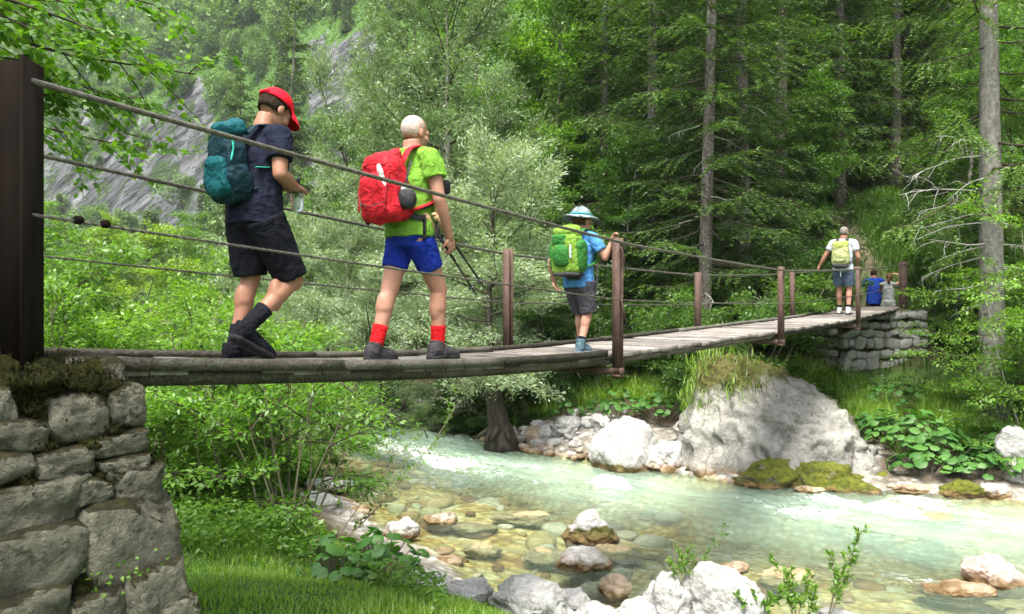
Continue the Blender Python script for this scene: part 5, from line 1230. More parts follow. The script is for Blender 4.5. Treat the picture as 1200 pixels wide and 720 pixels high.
# ================================================================ people (local axes: x = their right, y = forward, z = up)
TH = math.atan2(-.59, .807)
def skin_mat(name, c, c2):
    t = NT(name); co = t.coord('Object'); n = t.noise(co, 18, 3)
    t.principled(t.mix(n, c, c2), .55, .35, t.bump(t.noise(co, 90, 3), .15, .004), Subsurface_Weight=.08, Subsurface_Scale=.02); return t.m
SK_boy = skin_mat('skin_tan', (.215, .10, .062), (.285, .14, .088)); SK_man = skin_mat('skin_fair', (.26, .128, .086), (.34, .175, .122)); SK_kid = skin_mat('skin_kid', (.31, .155, .105), (.38, .205, .145))
HAIR_d = bark_mat('dark_hair', (.012, .008, .005), (.04, .027, .018), 60); HAIR_w = bark_mat('white_stubble', (.37, .30, .265), (.47, .395, .355), 60); HAIR_g = bark_mat('grey_hair', (.10, .09, .08), (.24, .22, .2), 60); HAIR_b = bark_mat('brown_hair', (.05, .025, .012), (.13, .07, .035), 60)
t = NT('eye'); t.principled((.02, .015, .012), .15, .6); M_eye = t.m
def hand(mb, w, d, n, k, curl=.6, thumb=1, spread=.0, dx=None):
    """palm, four bent fingers of unequal length and a thumb; w wrist, d towards the fingers, n out of the palm"""
    d = np.array(d, float)/np.linalg.norm(d); n = np.array(n, float); n -= d*n.dot(d); n /= np.linalg.norm(n); s = np.cross(d, n)
    w = np.asarray(w, float); Rm = np.stack([s, n, d], 1)
    mb.ell(w+d*.045*k, (.040*k, .017*k, .056*k), Rm, 14, 10)
    for i, (o, L, f0) in enumerate(zip((-.030, -.010, .010, .029), (.068, .076, .071, .056), (.086, .092, .089, .080))):
        p = w+d*f0*k+s*o*k; a = curl*(1+.08*i); dirn = d
        for j, (l, r0, r1) in enumerate(((.45, .0098, .0090), (.32, .0090, .0082), (.25, .0082, .0066))):
            ang = a*(j+.6); dd = d*math.cos(ang)+n*math.sin(ang)+s*spread*o*10; q = p+dd*L*l*k
            mb.capsule(p, q, r0*k, r1*k, 10); p = q
    b = w+d*.022*k-s*.030*k*thumb; e = b+(d*.62-s*.55*thumb+n*.45)*.045*k; e2 = e+(d*.8+n*.5)*.03*k
    mb.capsule(b, e, .0135*k, .0115*k, 10); mb.capsule(e, e2, .0115*k, .009*k, 10)
def head(mb, c, k, yaw, pitch, roll=0, neck=None, nr=.054):
    """cranium, jaw, brow, nose, lips, ears"""
    Rm = rotm(0, 0, yaw) @ rotm(pitch, 0, 0) @ rotm(0, roll, 0); c = np.asarray(c, float)
    A = lambda *p: c+Rm@(np.array(p)*k)
    mb.ell(A(0, -.012, .030), np.array((.077, .096, .090))*k, Rm); mb.ell(A(0, .022, -.035), np.array((.060, .070, .075))*k, Rm); mb.ell(A(0, .048, -.082), np.array((.036, .036, .030))*k, Rm)
    mb.capsule(A(-.045, .062, .008), A(.045, .062, .008), .022*k, .022*k)
    mb.capsule(A(0, .088, .002), A(0, .108, -.034), .011*k, .015*k, 10); mb.ell(A(0, .088, -.062), np.array((.026, .012, .012))*k, Rm, 12, 8)
    for s in (-1, 1):
        mb.ell(A(s*.077, -.008, -.010), np.array((.010, .020, .033))*k, Rm, 12, 8); mb.ell(A(s*.040, .062, -.030), np.array((.026, .026, .026))*k, Rm, 12, 8)
    if neck is not None: mb.tube([np.asarray(neck)-[0, 0, .03], np.asarray(neck)+[0, 0, .02], A(0, -.028, -.055)], [nr*1.35*k, nr*1.08*k, nr*k], 16)
    return A, Rm
def crumple(o, amp, f, seed, vert=1.0):
    me = o.data; n = len(me.vertices); v = np.empty(n*3, np.float32); me.vertices.foreach_get('co', v); v = v.reshape(-1, 3); nn = np.empty(n*3, np.float32); me.vertex_normals.foreach_get('vector', nn); nn = nn.reshape(-1, 3)
    q = v*np.array([1, 1, vert])*f+seed; d = fbm(q*.75, 3); d = -np.abs(d)*1.1+.30
    v = v+nn*(d*amp)[:, None]; me.vertices.foreach_set('co', v.astype(np.float32).ravel()); me.update()
def person(loc, k, J, skin, label, vox=.007, bulk=1.0, leg=1.0):
    """J: joints in metres. Builds one continuous body; returns (root, local axes of the head)."""
    root = empty('person', loc, TH+R(J.get('turn', 0))); mb = MB(); g = lambda n: np.array(J[n], float)
    hip, ch, nk = g('hip'), g('chest'), g('neck')
    mb.tube([hip-[0, 0, .09*k], hip, (hip*.55+ch*.45), ch, nk-[0, 0, .035*k], nk+[0, 0, .01]], np.array([.12, .165, .142, .165, .125, .06])*k*bulk, 22, True, np.array([.09, .118, .108, .118, .075, .052])*k*bulk, up=(1, 0, 0))
    for s in 'LR':
        sh, el, wr = g('sh'+s), g('el'+s), g('wr'+s); kn, an = g('kn'+s), g('an'+s); hp = hip+np.array([(.088 if s == 'R' else -.088)*k, 0, -.04*k])
        mb.capsule(nk-[0, 0, .03*k], sh, .055*k, .062*k*bulk); mb.capsule(sh, el, .056*k*bulk, .042*k*bulk); fm = el*.72+wr*.28; mb.capsule(el, fm, .041*k*bulk, .044*k*bulk); mb.capsule(fm, wr, .044*k*bulk, .027*k)
        hd = J.get('hd'+s, wr-el); hn = J.get('hn'+s, (-1 if s == 'R' else 1, 0, 0)); hand(mb, wr, hd, hn, k, J.get('curl'+s, .55), J.get('th'+s, 1 if s == 'R' else -1))
        mb.capsule(hp, kn, .088*k*leg, .058*k*leg); cf = kn*.68+an*.32; bk = np.array([0, -1, 0.])
        mb.capsule(kn, cf+bk*.010*k, .054*k*leg, .058*k*leg); mb.ell(cf+bk*.022*k, np.array((.047, .046, .10))*k*leg); mb.capsule(cf, an, .053*k*leg, .036*k*leg)
        mb.capsule(kn+[0, .02*k, .02*k], kn+[0, .018*k, -.02*k], .045*k, .042*k)
    A, Rm = head(mb, J['head'], J.get('hk', k), J.get('yaw', 0), J.get('pitch', 0), 0, nk, J.get('nr', .054))
    remesh(mb.mesh('body'), 'body', vox, 4, .5, skin, root)
    hk = J.get('hk', k)
    for s in (-1, 1):
        e = MB(); e.ell(A(s*.032, .078, -.008), np.array((.011, .009, .008))*hk, Rm, 10, 8); e.build('eye', M_eye, root, True)
    tag(root, label, 'person'); return root, A, Rm
def shirt(root, k, J, mat, sleeve=.55, loose=.022, hem=-.06, vox=.009, bulk=1.0, seed=0, name='shirt', sl_r=.066, amp=.013):
    g = lambda n: np.array(J[n], float); mb = MB(); hip, ch, nk = g('hip'), g('chest'), g('neck'); L = loose
    mb.tube([hip+[0, 0, hem*k], hip+[0, 0, .02], (hip*.55+ch*.45), ch, nk-[0, 0, .045*k], nk+[0, 0, .012*k]], np.array([.168, .168, .150, .166, .128, .068])*k*bulk+L, 24, True, np.array([.125, .125, .118, .120, .078, .060])*k*bulk+L, up=(1, 0, 0))
    for s in 'LR':
        sh, el = g('sh'+s), g('el'+s); en = sh+(el-sh)*sleeve; mb.capsule(nk-[0, 0, .035*k], sh, .058*k+L*.6, .064*k*bulk+L*.5)
        d = (el-sh)/np.linalg.norm(el-sh); mb.tube([sh-d*.02, sh+d*.03, en], [.062*k*bulk+L*.4, sl_r*k*bulk+L*.5, sl_r*.98*k*bulk+L*.55], 18)
    o = remesh(mb.mesh(name), name, vox, 3, .5, mat, root); crumple(o, amp, 9, seed, .6); return o
def shorts(root, k, J, mat, hem, loose=.022, vox=.009, seed=0, name='shorts', leg=1.0, wide=1.0, amp=.012, top=.06, mid=.098):
    """hem: how far along hip-knee the legs end (1 = knee)"""
    g = lambda n: np.array(J[n], float); mb = MB(); hip = g('hip'); L = loose
    mb.tube([hip-[0, 0, .11*k], hip-[0, 0, .02*k], hip+[0, 0, top*k]], np.array([.13, .168, .158])*k*leg+L, 24, True, np.array([.10, .125, .118])*k*leg+L, up=(1, 0, 0))
    for s in 'LR':
        kn, an = g('kn'+s), g('an'+s); hp = hip+np.array([(.088 if s == 'R' else -.088)*k, 0, -.05*k])
        if hem <= 1: pts = [hp, hp+(kn-hp)*hem*.5, hp+(kn-hp)*hem]
        else: pts = [hp, hp+(kn-hp)*.6, kn, kn+(an-kn)*(hem-1)]
        rr = np.linspace(mid, .072*wide, len(pts))*k*leg+L*.8; mb.tube(pts, rr, 20)
    o = remesh(mb.mesh(name), name, vox, 3, .5, mat, root); crumple(o, amp, 10, seed+3, .7); return o
def sock(root, kn, an, r0, r1, lo, hi, mat, name='sock'):
    mb = MB(); kn = np.array(kn); an = np.array(an); f = np.linspace(hi, lo, 7); pts = [an+(kn-an)*x for x in f]; mb.tube(pts, np.linspace(r1, r0, 7)*(1+.03*np.array([1.5, -1, 1, -1, 1, -1, 1])), 18); return mb.build(name, mat, root, True)
def shoe(root, heel, toe, k, upper, sole, high=.10, an=None, name='shoe', accent=None):
    """sole plate, upper that rises to the ankle, laces"""
    h = np.array(heel, float); tt = np.array(toe, float); d = tt-h; L = np.linalg.norm(d); d /= L; up = np.array([0, 0, 1.]); up = nrm(up-d*up.dot(d)); s = np.cross(d, up)
    sh = empty(name, (0, 0, 0)); sh.parent = root
    f = np.linspace(0, 1, 12); w = np.interp(f, [0, .08, .25, .5, .72, .9, 1], [.020, .034, .036, .035, .045, .038, .012])*k
    def plate(z0, z1, grow, mat, nm):
        mb = MB(); n = 12; c = h+d*(f*L)[:, None]; v = np.concatenate([c-s*(w+grow)[:, None]+up*z0, c+s*(w+grow)[:, None]+up*z0, c-s*(w+grow)[:, None]+up*z1, c+s*(w+grow)[:, None]+up*z1])
        i = np.arange(n-1); q = np.concatenate([np.stack([i, i+1, n+i+1, n+i], -1), np.stack([2*n+i, 3*n+i, 3*n+i+1, 2*n+i+1], -1), np.stack([i, 2*n+i, 2*n+i+1, i+1], -1), np.stack([n+i, n+i+1, 3*n+i+1, 3*n+i], -1), [[0, n, 3*n, 2*n], [n-1, 3*n-1, 4*n-1, 2*n-1]]])
        mb.add(v, q); return mb.build(nm, mat, sh)
    plate(0, .026*k, .006*k, sole, 'sole')
    mb = MB(); zc = np.interp(f, [0, .15, .4, .6, .8, 1], [.05, .05, .046, .036, .026, .016])*k; pts = h+d*(f*L)[:, None]+up*(.022*k+zc*.62)[:, None]
    mb.tube(pts, zc*1.0+.006*k, 18, True, w*1.04, up=tuple(up))
    ank = h+d*L*.24; top = (np.array(an)+[0, 0, .0]) if an is not None else ank+up*high*k
    mb.tube([ank+up*.05*k, (ank+up*.05*k)*.4+top*.6, top], [.046*k, .044*k, .046*k], 16)
    remesh(mb.mesh('upper'), 'upper', .006, 2, .5, upper, sh)
    mb = MB()
    for q in (.42, .50, .58, .66): 
        c = h+d*L*q+up*(.022*k+np.interp(q, [.4, .6, .8], [.1, .076, .056])*k); mb.tube([c-s*.022*k, c+up*.004, c+s*.022*k], .0032*k, 5)
    mb.build('laces', accent or sole, sh, True); return sh
def rbox(c, r, rot=None, e=.35, n=40, m=26, taper=0, amp=.017, f=11, seed=0):
    """soft bag shape"""
    mb = MB(); mb.ell((0, 0, 0), (1, 1, 1), None, n, m, e); v = mb.v[0]; rr = np.asarray(r); 
    v2 = v*rr; v2[:, 0] *= 1-taper*v[:, 2]; v2[:, 1] *= 1-taper*v[:, 2]*.6
    v2 += nrm(v)*(fbm(v2*f+seed, 3)*amp)[:, None]
    if rot is not None: v2 = v2@np.array(rot).T
    mb.v[0] = v2+np.asarray(c); return mb
def strap(root, pts, w, th, mat, name='strap', up=(1, 0, 0)):
    P = np.array(pts, float); n = len(P); u = np.linspace(0, n-1, n*5); i = np.arange(n); S = np.stack([np.interp(u, i, P[:, a]) for a in range(3)], -1)
    for _ in range(3): S[1:-1] = (S[:-2]+S[1:-1]*2+S[2:])/4
    mb = MB(); mb.tube(S, np.full(len(S), w), 10, True, np.full(len(S), th), up=up); return mb.build(name, mat, root, True)
def shell(A, Rm, k, c, r, z0, mat, root, name, n=28, m=10, th=.006, zfun=None):
    """dome over the head from height z0 upwards (hats, hair)"""
    mb = MB(); th_ = np.linspace(0, 2*np.pi, n, endpoint=False); v = []; c = np.array(c)*k
    for rr in (np.array(r)*k, (np.array(r)-th)*k):
        for p in np.linspace(0, 1, m):
            for a in th_:
                zl = z0 if zfun is None else zfun(a); ph0 = math.asin(max(min(zl/r[2], .99), -.99)); ph = ph0+(math.pi/2-1e-3-ph0)*p
                v.append(c+rr*np.array([math.cos(ph)*math.cos(a), math.cos(ph)*math.sin(a), math.sin(ph)]))
    v = np.array(v); i, j = np.meshgrid(np.arange(m-1), np.arange(n), indexing='ij'); q = np.stack([i*n+j, i*n+(j+1) % n, (i+1)*n+(j+1) % n, (i+1)*n+j], -1).reshape(-1, 4); o = m*n
    jj = np.arange(n); rim = np.stack([jj, o+jj, o+(jj+1) % n, (jj+1) % n], -1)
    A0 = A(0, 0, 0); v = v@Rm.T+A0; mb.add(v, np.concatenate([q, q[:, ::-1]+o, rim])); return mb.build(name, mat, root, True)
def on_deck(px, Y):
    X = (px-600)/F*Y; s = (X-P0[0])*D3[0]+(Y-P0[1])*D3[1]; return np.array([X, Y, float(deck_z(s/LB))])
C_navy = cloth_mat('navy_cotton', (.006, .008, .018)); C_black = cloth_mat('black_cloth', (.005, .0055, .009)); C_blackg = cloth_mat('black_rubber', (.012, .012, .013), .6)
C_lime = cloth_mat('lime_shirt', (.115, .245, .028)); C_blue = cloth_mat('royal_blue_shorts', (.006, .02, .20)); C_redsock = cloth_mat('red_sock', (.42, .008, .012), .9, .8, 60); C_boot = cloth_mat('dark_boot', (.035, .033, .036), .75)
C_red = cloth_mat('red_nylon', (.36, .012, .02), .55); C_redd = cloth_mat('dark_red_nylon', (.22, .01, .016), .6); C_white = cloth_mat('white_patch', (.6, .6, .6), .5); C_teal = cloth_mat('teal_nylon', (.004, .055, .066), .6); C_teald = cloth_mat('dark_teal_nylon', (.006, .022, .032), .6); C_mint = cloth_mat('mint_cord', (.03, .30, .22))
C_cap = cloth_mat('red_cap', (.46, .006, .018), .7, .2); C_sky = cloth_mat('sky_blue_shirt', (.055, .18, .40)); C_char = cloth_mat('charcoal_trousers', (.045, .043, .052)); C_grn = cloth_mat('green_nylon', (.024, .115, .022), .6); C_lgrn = cloth_mat('lime_nylon', (.115, .21, .028), .6); C_dgrey = cloth_mat('dark_grey_nylon', (.03, .03, .032), .6); C_lgrey = cloth_mat('light_grey_cloth', (.36, .385, .43)); C_olive = cloth_mat('olive_lime_nylon', (.24, .29, .07), .7); C_olive2 = cloth_mat('pale_olive_pocket', (.27, .29, .13), .8); C_denim = cloth_mat('slate_blue_shorts', (.045, .065, .10)); C_tshoe = cloth_mat('teal_shoe', (.055, .095, .115), .7); C_gshoe = cloth_mat('grey_shoe', (.22, .22, .24), .7); C_royal = cloth_mat('royal_blue_shirt', (.006, .028, .19)); C_gtank = cloth_mat('grey_tank', (.17, .185, .178)); C_gshort = cloth_mat('grey_shorts', (.19, .21, .19)); C_tan = cloth_mat('light_boot', (.40, .38, .38), .8)
t = NT('cork_grip'); t.principled((.50, .33, .18), .8, .2, t.bump(t.noise(t.coord(), 80, 4), .4, .004)); M_cork = t.m
t = NT('black_metal'); t.principled((.012, .012, .013), .35, .5); M_blkm = t.m
t = NT('alu'); t.principled((.55, .55, .56), .3, .5, None, 1.0); M_alu = t.m
t = NT('clear_bottle'); t.principled((.75, .82, .84), .12, .5, None, 0, Transmission_Weight=.75); M_btl = t.m
t = NT('sun_hat_cloth'); n_ = t.noise(t.coord('Object', (34, 34, 34)), 1.0, 3, .6, 1.0); t.principled(t.ramp(n_, [(.40, (.03, .045, .05)), (.47, (.15, .195, .205)), (.56, (.26, .285, .29)), (.62, (.035, .06, .07))]), .85, .2); M_hat = t.m

# ---------------------------------------------------------------- the boy in the red cap
q = on_deck(300, 4.25); k = .87
J = dict(hip=(0, -.01, .79), chest=(0, .01, 1.06), neck=(0, .045, 1.215), head=(.0, .115, 1.325), hk=.93, pitch=-32, yaw=0, nr=.05,
         shR=(.155, .03, 1.155), elR=(.205, -.005, .955), wrR=(.115, .165, .915), shL=(-.155, .03, 1.155), elL=(-.20, .02, .95), wrL=(-.06, .20, .93), hdR=(-.55, .55, .05), hdL=(.6, .5, .05), hnR=(-.3, .2, -.8), hnL=(.3, .2, -.8), curlR=.75, curlL=.75,
         knR=(.10, .155, .425), anR=(.095, -.125, .185), knL=(-.08, .02, .43), anL=(-.075, -.075, .085))
boy, A, Rm = person(q, k, J, SK_boy, 'boy in a red cap and dark clothes walking with bent head', .006, 1.0)
shirt(boy, k, J, C_navy, .62, .016, -.09, .008, 1.02, 1); shorts(boy, k, J, C_black, .95, .014, .008, 2, wide=1.22, mid=.108, top=.03)
sock(boy, J['knR'], J['anR'], .040, .046, -.05, .38, C_black); sock(boy, J['knL'], J['anL'], .040, .045, -.05, .30, C_black)
shoe(boy, (.095, -.215, .135), (.085, .035, .004), .98, C_black, C_blackg, .09, (.095, -.13, .20)); shoe(boy, (-.075, -.14, .0), (-.075, .13, .0), .98, C_black, C_blackg, .09)
hr = shell(A, Rm, .93, (0, -.012, .022), (.082, .101, .094), -.045, HAIR_d, boy, 'hair', zfun=lambda a: -.055 if math.sin(a) < .25 else .02)
cp = shell(A, Rm, .93, (0, -.010, .030), (.091, .110, .104), .004, C_cap, boy, 'cap')
mb = MB(); n = 17; a = np.linspace(R(22), R(158), n); v = []
for rr, dz in ((1.0, .006), (1.45, -.006), (1.72, -.022)):
    for x in a: v.append((math.cos(x)*.091*(1+(rr-1)*.25), -.010+math.sin(x)*.110*rr, .036+dz-.035*abs(math.cos(x))**2*(rr-1)/.7))
v = np.array(v); v = np.vstack([v, v+[0, 0, .005]])*.93; i = np.arange(n-1)
qd = np.concatenate([np.stack([r_*n+i, r_*n+i+1, (r_+1)*n+i+1, (r_+1)*n+i], -1) for r_ in (0, 1)]); o3 = 3*n; edge = np.concatenate([np.stack([2*n+i, 2*n+i+1, o3+2*n+i+1, o3+2*n+i], -1)])
mb.add(v@Rm.T+A(0, 0, 0), np.concatenate([qd[:, ::-1], qd+o3, edge])); br = mb.build('brim', C_cap, boy, True); br.parent = cp
e = MB(); e.ell(A(0, -.010, .134), (.009, .009, .005), Rm, 10, 6); bt_ = e.build('button', C_cap, cp, True)
e = MB(); e.tube([A(-.04, -.106, .05), A(-.02, -.118, .045), A(.02, -.118, .045), A(.04, -.106, .05)], .009, 6); e.build('strap', C_cap, cp, True)
# water bottle in his hands
b = empty('water_bottle', q, TH); mb = MB(); mb.tube([(.035, .235, .80), (.035, .235, .815), (.035, .235, .90), (.035, .235, .93), (.035, .235, .945)], [.028, .033, .033, .024, .014], 18); mb.build('bottle_body', M_btl, b, True)
mb = MB(); mb.tube([(.035, .235, .945), (.035, .235, .975)], .016, 14); mb.build('bottle_cap', C_blackg, b, True); tag(b, 'clear drinking bottle held by the boy in the red cap', 'bottle')
def pack_root(loc, turn=0): return empty('backpack', loc, TH+R(turn))
bp = pack_root(q); rot = rotm(8, 0, 0)
rbox((0, -.195, .985), (.112, .070, .200), rot, .4, taper=.10, seed=1).build('main_bag', C_teald, bp, True)
rbox((0, -.20, 1.195), (.105, .068, .050), rotm(18, 0, 0), .6, seed=2).build('lid', C_teal, bp, True)
rbox((0, -.255, .935), (.092, .045, .115), rot, .5, taper=.12, seed=3).build('front_pocket', C_teal, bp, True)
for s in (-1, 1):
    rbox((s*.104, -.19, .90), (.035, .07, .085), rot, .6, seed=4+s).build('side_pocket', C_teald, bp, True)
    strap(bp, [(s*.075, -.13, 1.17), (s*.082, -.07, 1.235), (s*.088, .01, 1.235), (s*.095, .105, 1.15), (s*.105, .13, 1.04), (s*.14, .07, .93), (s*.12, -.12, .86)], .024, .007, C_teald, 'shoulder_strap')
strap(bp, [(.12, -.25, 1.13), (.128, -.245, 1.07), (.126, -.26, 1.0)], .006, .005, C_mint, 'compression_cord'); strap(bp, [(.155, .0, 1.0), (.165, -.05, .985), (.15, -.12, .98)], .012, .004, C_mint, 'side_strap')
mb = MB(); mb.tube([(-.03, -.16, 1.235), (-.02, -.165, 1.26), (.02, -.165, 1.26), (.03, -.16, 1.235)], .008, 8); mb.build('grab_loop', C_teald, bp, True)
tag(bp, 'teal and black backpack worn by the boy in the red cap', 'backpack')

# ---------------------------------------------------------------- the man in the green shirt
q = on_deck(481, 5.3); k = .955
J = dict(hip=(0, 0, .86), chest=(0, .005, 1.20), neck=(0, .015, 1.415), head=(.0, .045, 1.535), hk=.98, pitch=-6, yaw=-4, nr=.060,
         shR=(.185, .0, 1.345), elR=(.245, .015, 1.065), wrR=(.235, .13, .825), shL=(-.185, .0, 1.345), elL=(-.24, -.02, 1.07), wrL=(-.20, .16, .90), hdR=(-.05, .25, -.6), hnR=(-.95, .1, .1), curlR=1.05, curlL=.8,
         knR=(.105, .165, .475), anR=(.10, .165, .095), knL=(-.095, -.10, .475), anL=(-.10, -.225, .10))
man, A, Rm = person(q, k, J, SK_man, 'bald man in a lime green shirt, blue shorts and red socks', .0065, 1.06, 1.08)
shirt(man, k, J, C_lime, .50, .018, -.035, .008, 1.08, 5, sl_r=.070); shorts(man, k, J, C_blue, .58, .012, .008, 6, leg=1.06, wide=1.06, amp=.006, top=.03, mid=.096)
for s in 'LR': sock(man, J['kn'+s], J['an'+s], .046, .052, .02, .36, C_redsock)
shoe(man, (.10, .075, .0), (.115, .36, .0), 1.08, C_boot, C_blackg, .10, (.10, .16, .125)); shoe(man, (-.10, -.31, .0), (-.105, -.03, .0), 1.08, C_boot, C_blackg, .10, (-.10, -.225, .125))
shell(A, Rm, .98, (0, -.016, .028), (.0785, .0985, .0925), -.05, HAIR_w, man, 'hair', th=.004, zfun=lambda a: -.075 if math.sin(a) < -.15 else (-.02 if math.sin(a) < .3 else .045))
# the poles in his right hand
def pole(g0, tip, label):
    r = empty('trekking_pole', q, TH); a, b_ = np.array(g0), np.array(tip); d = nrm(b_-a); mb = MB(); mb.tube([a, a+d*.02, a+d*.07, a+d*.14], [.018, .022, .017, .018], 12); mb.build('grip', M_cork, r, True)
    mb = MB(); mb.ell(a-d*.006, (.019, .019, .012), None, 12, 8); mb.build('knob', M_cork, r, True)
    mb = MB(); mb.tube([a+d*.14, a+d*.40, a+d*.41, b_], [.010, .010, .008, .007], 10); mb.build('shaft', M_blkm, r, True)
    mb = MB(); mb.tube([b_-d*.055, b_-d*.05, b_-d*.045], [.010, .028, .012], 14); mb.tube([b_, b_+d*.03], [.006, .003], 8); mb.build('basket', M_blkm, r, True)
    strap(r, [a+d*.02, a+d*.06+np.array([.02, -.03, -.05]), a+d*.05+np.array([.0, -.04, -.13]), a+d*.03], .008, .003, C_blackg, 'wrist_strap'); return tag(r, label, 'trekking pole')
pole((.215, .005, .965), (.215, .52, .505), 'trekking pole with the upper tip, held by the man in green in his right hand'); pole((.165, -.03, .965), (.20, .44, .46), 'trekking pole with the lower tip, held by the man in green in his right hand')
bp = pack_root(q); rot = rotm(12, 0, 0)
rbox((0, -.225, 1.135), (.150, .095, .225), rot, .5, taper=.16, seed=11).build('main_bag', C_red, bp, True)
rbox((0, -.305, 1.065), (.125, .062, .165), rot, .55, taper=.22, seed=12).build('front_pocket', C_red, bp, True)
rbox((0, -.205, 1.335), (.095, .065, .045), rotm(20, 0, 0), .6, seed=13).build('lid', C_redd, bp, True)
mb = rbox((.085, -.345, 1.165), (.026, .016, .10), rotm(16, 0, -18), .8, amp=.002); mb.build('reflective_patch', C_white, bp, True)
rbox((.165, -.205, 1.055), (.058, .062, .070), rot, .85, seed=14, amp=.004).build('side_pouch', C_dgrey, bp, True)
mb = MB(); mb.ell((.168, -.205, 1.115), (.042, .045, .028), None, 14, 8); mb.build('pouch_top', C_lgrey, bp, True)
strap(bp, [(.145, -.25, 1.33), (.15, -.265, 1.22), (.152, -.27, 1.08)], .004, .004, C_redd, 'seam'); strap(bp, [(.10, -.345, 1.18), (.02, -.37, 1.13), (-.10, -.345, 1.16)], .004, .003, C_dgrey, 'shock_cord'); strap(bp, [(.11, -.36, 1.02), (.0, -.385, 1.0), (-.11, -.355, 1.03)], .004, .003, C_dgrey, 'shock_cord')
for s in (-1, 1):
    strap(bp, [(s*.07, -.155, 1.30), (s*.082, -.105, 1.40), (s*.09, -.02, 1.435), (s*.10, .09, 1.36), (s*.115, .15, 1.24), (s*.15, .13, 1.12), (s*.175, .02, 1.05), (s*.15, -.16, .98)], .032, .009, C_red, 'shoulder_strap')
strap(bp, [(.14, -.16, .98), (.185, -.04, 1.01), (.185, .05, 1.06)], .016, .005, C_blackg, 'side_strap')
strap(bp, [(.13, -.14, .955), (.187, .0, .935), (.12, .135, .93), (-.12, .135, .93), (-.187, .0, .935), (-.13, -.14, .955)], .006, .02, C_dgrey, 'hip_belt'); strap(bp, [(.175, -.055, .955), (.183, -.06, .89), (.18, -.06, .80)], .016, .004, C_blackg, 'belt_tail'); strap(bp, [(-.10, -.27, .93), (-.11, -.29, .90)], .018, .012, C_blackg, 'buckle')
for s in (-1, 1): strap(bp, [(s*.12, -.325, 1.22), (s*.125, -.35, 1.10), (s*.115, -.355, .97)], .007, .005, C_redd, 'zip_line')
strap(bp, [(.155, -.16, 1.30), (.162, -.20, 1.20), (.158, -.21, 1.13)], .010, .004, C_dgrey, 'compression_strap'); strap(bp, [(.13, -.315, 1.25), (.05, -.36, 1.27), (-.05, -.36, 1.27), (-.13, -.315, 1.25)], .006, .005, C_redd, 'zip_line')
tag(bp, 'red backpack with a grey side pouch worn by the man in the green shirt', 'backpack')
mb = rbox((.165, .155, 1.17), (.035, .035, .05), None, .5, amp=.002); o = mb.build('camera_pouch', C_blackg, None, True); o.location = q; o.rotation_euler = (0, 0, TH); tag(o, 'small black pouch on the chest strap of the man in green', 'pouch')

# ---------------------------------------------------------------- the child in the sun hat
q = on_deck(679, 6.62); k = .735
J = dict(hip=(0, -.01, .655), chest=(0, .0, .90), neck=(0, .015, 1.035), head=(.0, .035, 1.135), hk=.90, pitch=-5, yaw=-12, nr=.044,
         shR=(.135, .0, .985), elR=(.225, .045, .815), wrR=(.275, .07, .945), shL=(-.135, .0, .985), elL=(-.245, -.07, .80), wrL=(-.265, .0, .62), hdR=(.25, .02, .55), hnR=(.6, -.2, -.4), curlR=.75, hdL=(.15, .2, -.6), curlL=.6,
         knR=(.07, .02, .345), anR=(.065, -.085, .075), knL=(-.065, .12, .35), anL=(-.06, .12, .07))
kid, A, Rm = person(q, k, J, SK_kid, 'child in a patterned sun hat and blue shirt with one hand on the rail post', .006, .95)
shirt(kid, k, J, C_sky, .62, .018, -.12, .007, 1.0, 8); shorts(kid, k, J, C_char, .98, .016, .007, 9, wide=1.22, mid=.105, top=.02)
for s in 'LR': sock(kid, J['kn'+s], J['an'+s], .034, .036, .05, .24, C_navy)
shoe(kid, (.065, -.145, .0), (.07, .07, .0), .86, C_tshoe, C_gshoe, .10, (.065, -.08, .125)); shoe(kid, (-.06, .055, .0), (-.06, .27, .0), .86, C_tshoe, C_gshoe, .10, (-.06, .12, .125))
shell(A, Rm, .90, (0, -.012, .02), (.082, .101, .094), -.04, HAIR_b, kid, 'hair', zfun=lambda a: -.06 if math.sin(a) < .2 else .0)
hat = shell(A, Rm, .90, (0, -.010, .045), (.093, .112, .105), .0, M_hat, kid, 'sun_hat')
mb = MB(); n = 40; a = np.linspace(0, 2*np.pi, n, endpoint=False); v = []
for rr, z in ((1.0, .050), (1.35, .040), (1.72, .026), (1.78, .020)):
    for x in a: v.append((math.cos(x)*.093*rr, -.010+math.sin(x)*.112*(1+(rr-1)*.85), z+.010*(rr-1)*math.sin(3*x+1)-.006*math.cos(2*x)*(rr-1)))
v = np.array(v); v = np.vstack([v, v+[0, 0, .006]])*.90; i = np.arange(n); i2 = (i+1) % n
qd = np.concatenate([np.stack([r_*n+i, r_*n+i2, (r_+1)*n+i2, (r_+1)*n+i], -1) for r_ in range(3)]); o4 = 4*n; ed = np.stack([3*n+i, 3*n+i2, o4+3*n+i2, o4+3*n+i], -1)
mb.add(v@Rm.T+A(0, 0, 0), np.concatenate([qd[:, ::-1], qd+o4, ed])); o = mb.build('brim', M_hat, hat, True)
e = MB(); e.tube([A(math.cos(x)*.096, -.010+math.sin(x)*.115, .062) for x in np.linspace(0, 2*np.pi, 33)], .011*.9, 8, True); e.build('hat_band', cloth_mat('teal_band', (.02, .18, .21)), hat, True)
bp = pack_root(q); rot = rotm(6, 0, 0)
rbox((0, -.19, .85), (.135, .082, .185), rot, .42, taper=.10, seed=21, amp=.008).build('main_bag', C_lgrn, bp, True)
rbox((0, -.195, 1.025), (.115, .085, .055), rotm(16, 0, 0), .6, seed=22, amp=.008).build('lid', C_lgrn, bp, True)
rbox((-.02, -.262, .83), (.085, .035, .095), rot, .8, seed=23, amp=.006).build('front_pocket', C_grn, bp, True); rbox((-.03, -.255, .955), (.085, .03, .055), rotm(12, 0, 0), .6, seed=24, amp=.008).build('lid_pocket', C_grn, bp, True)
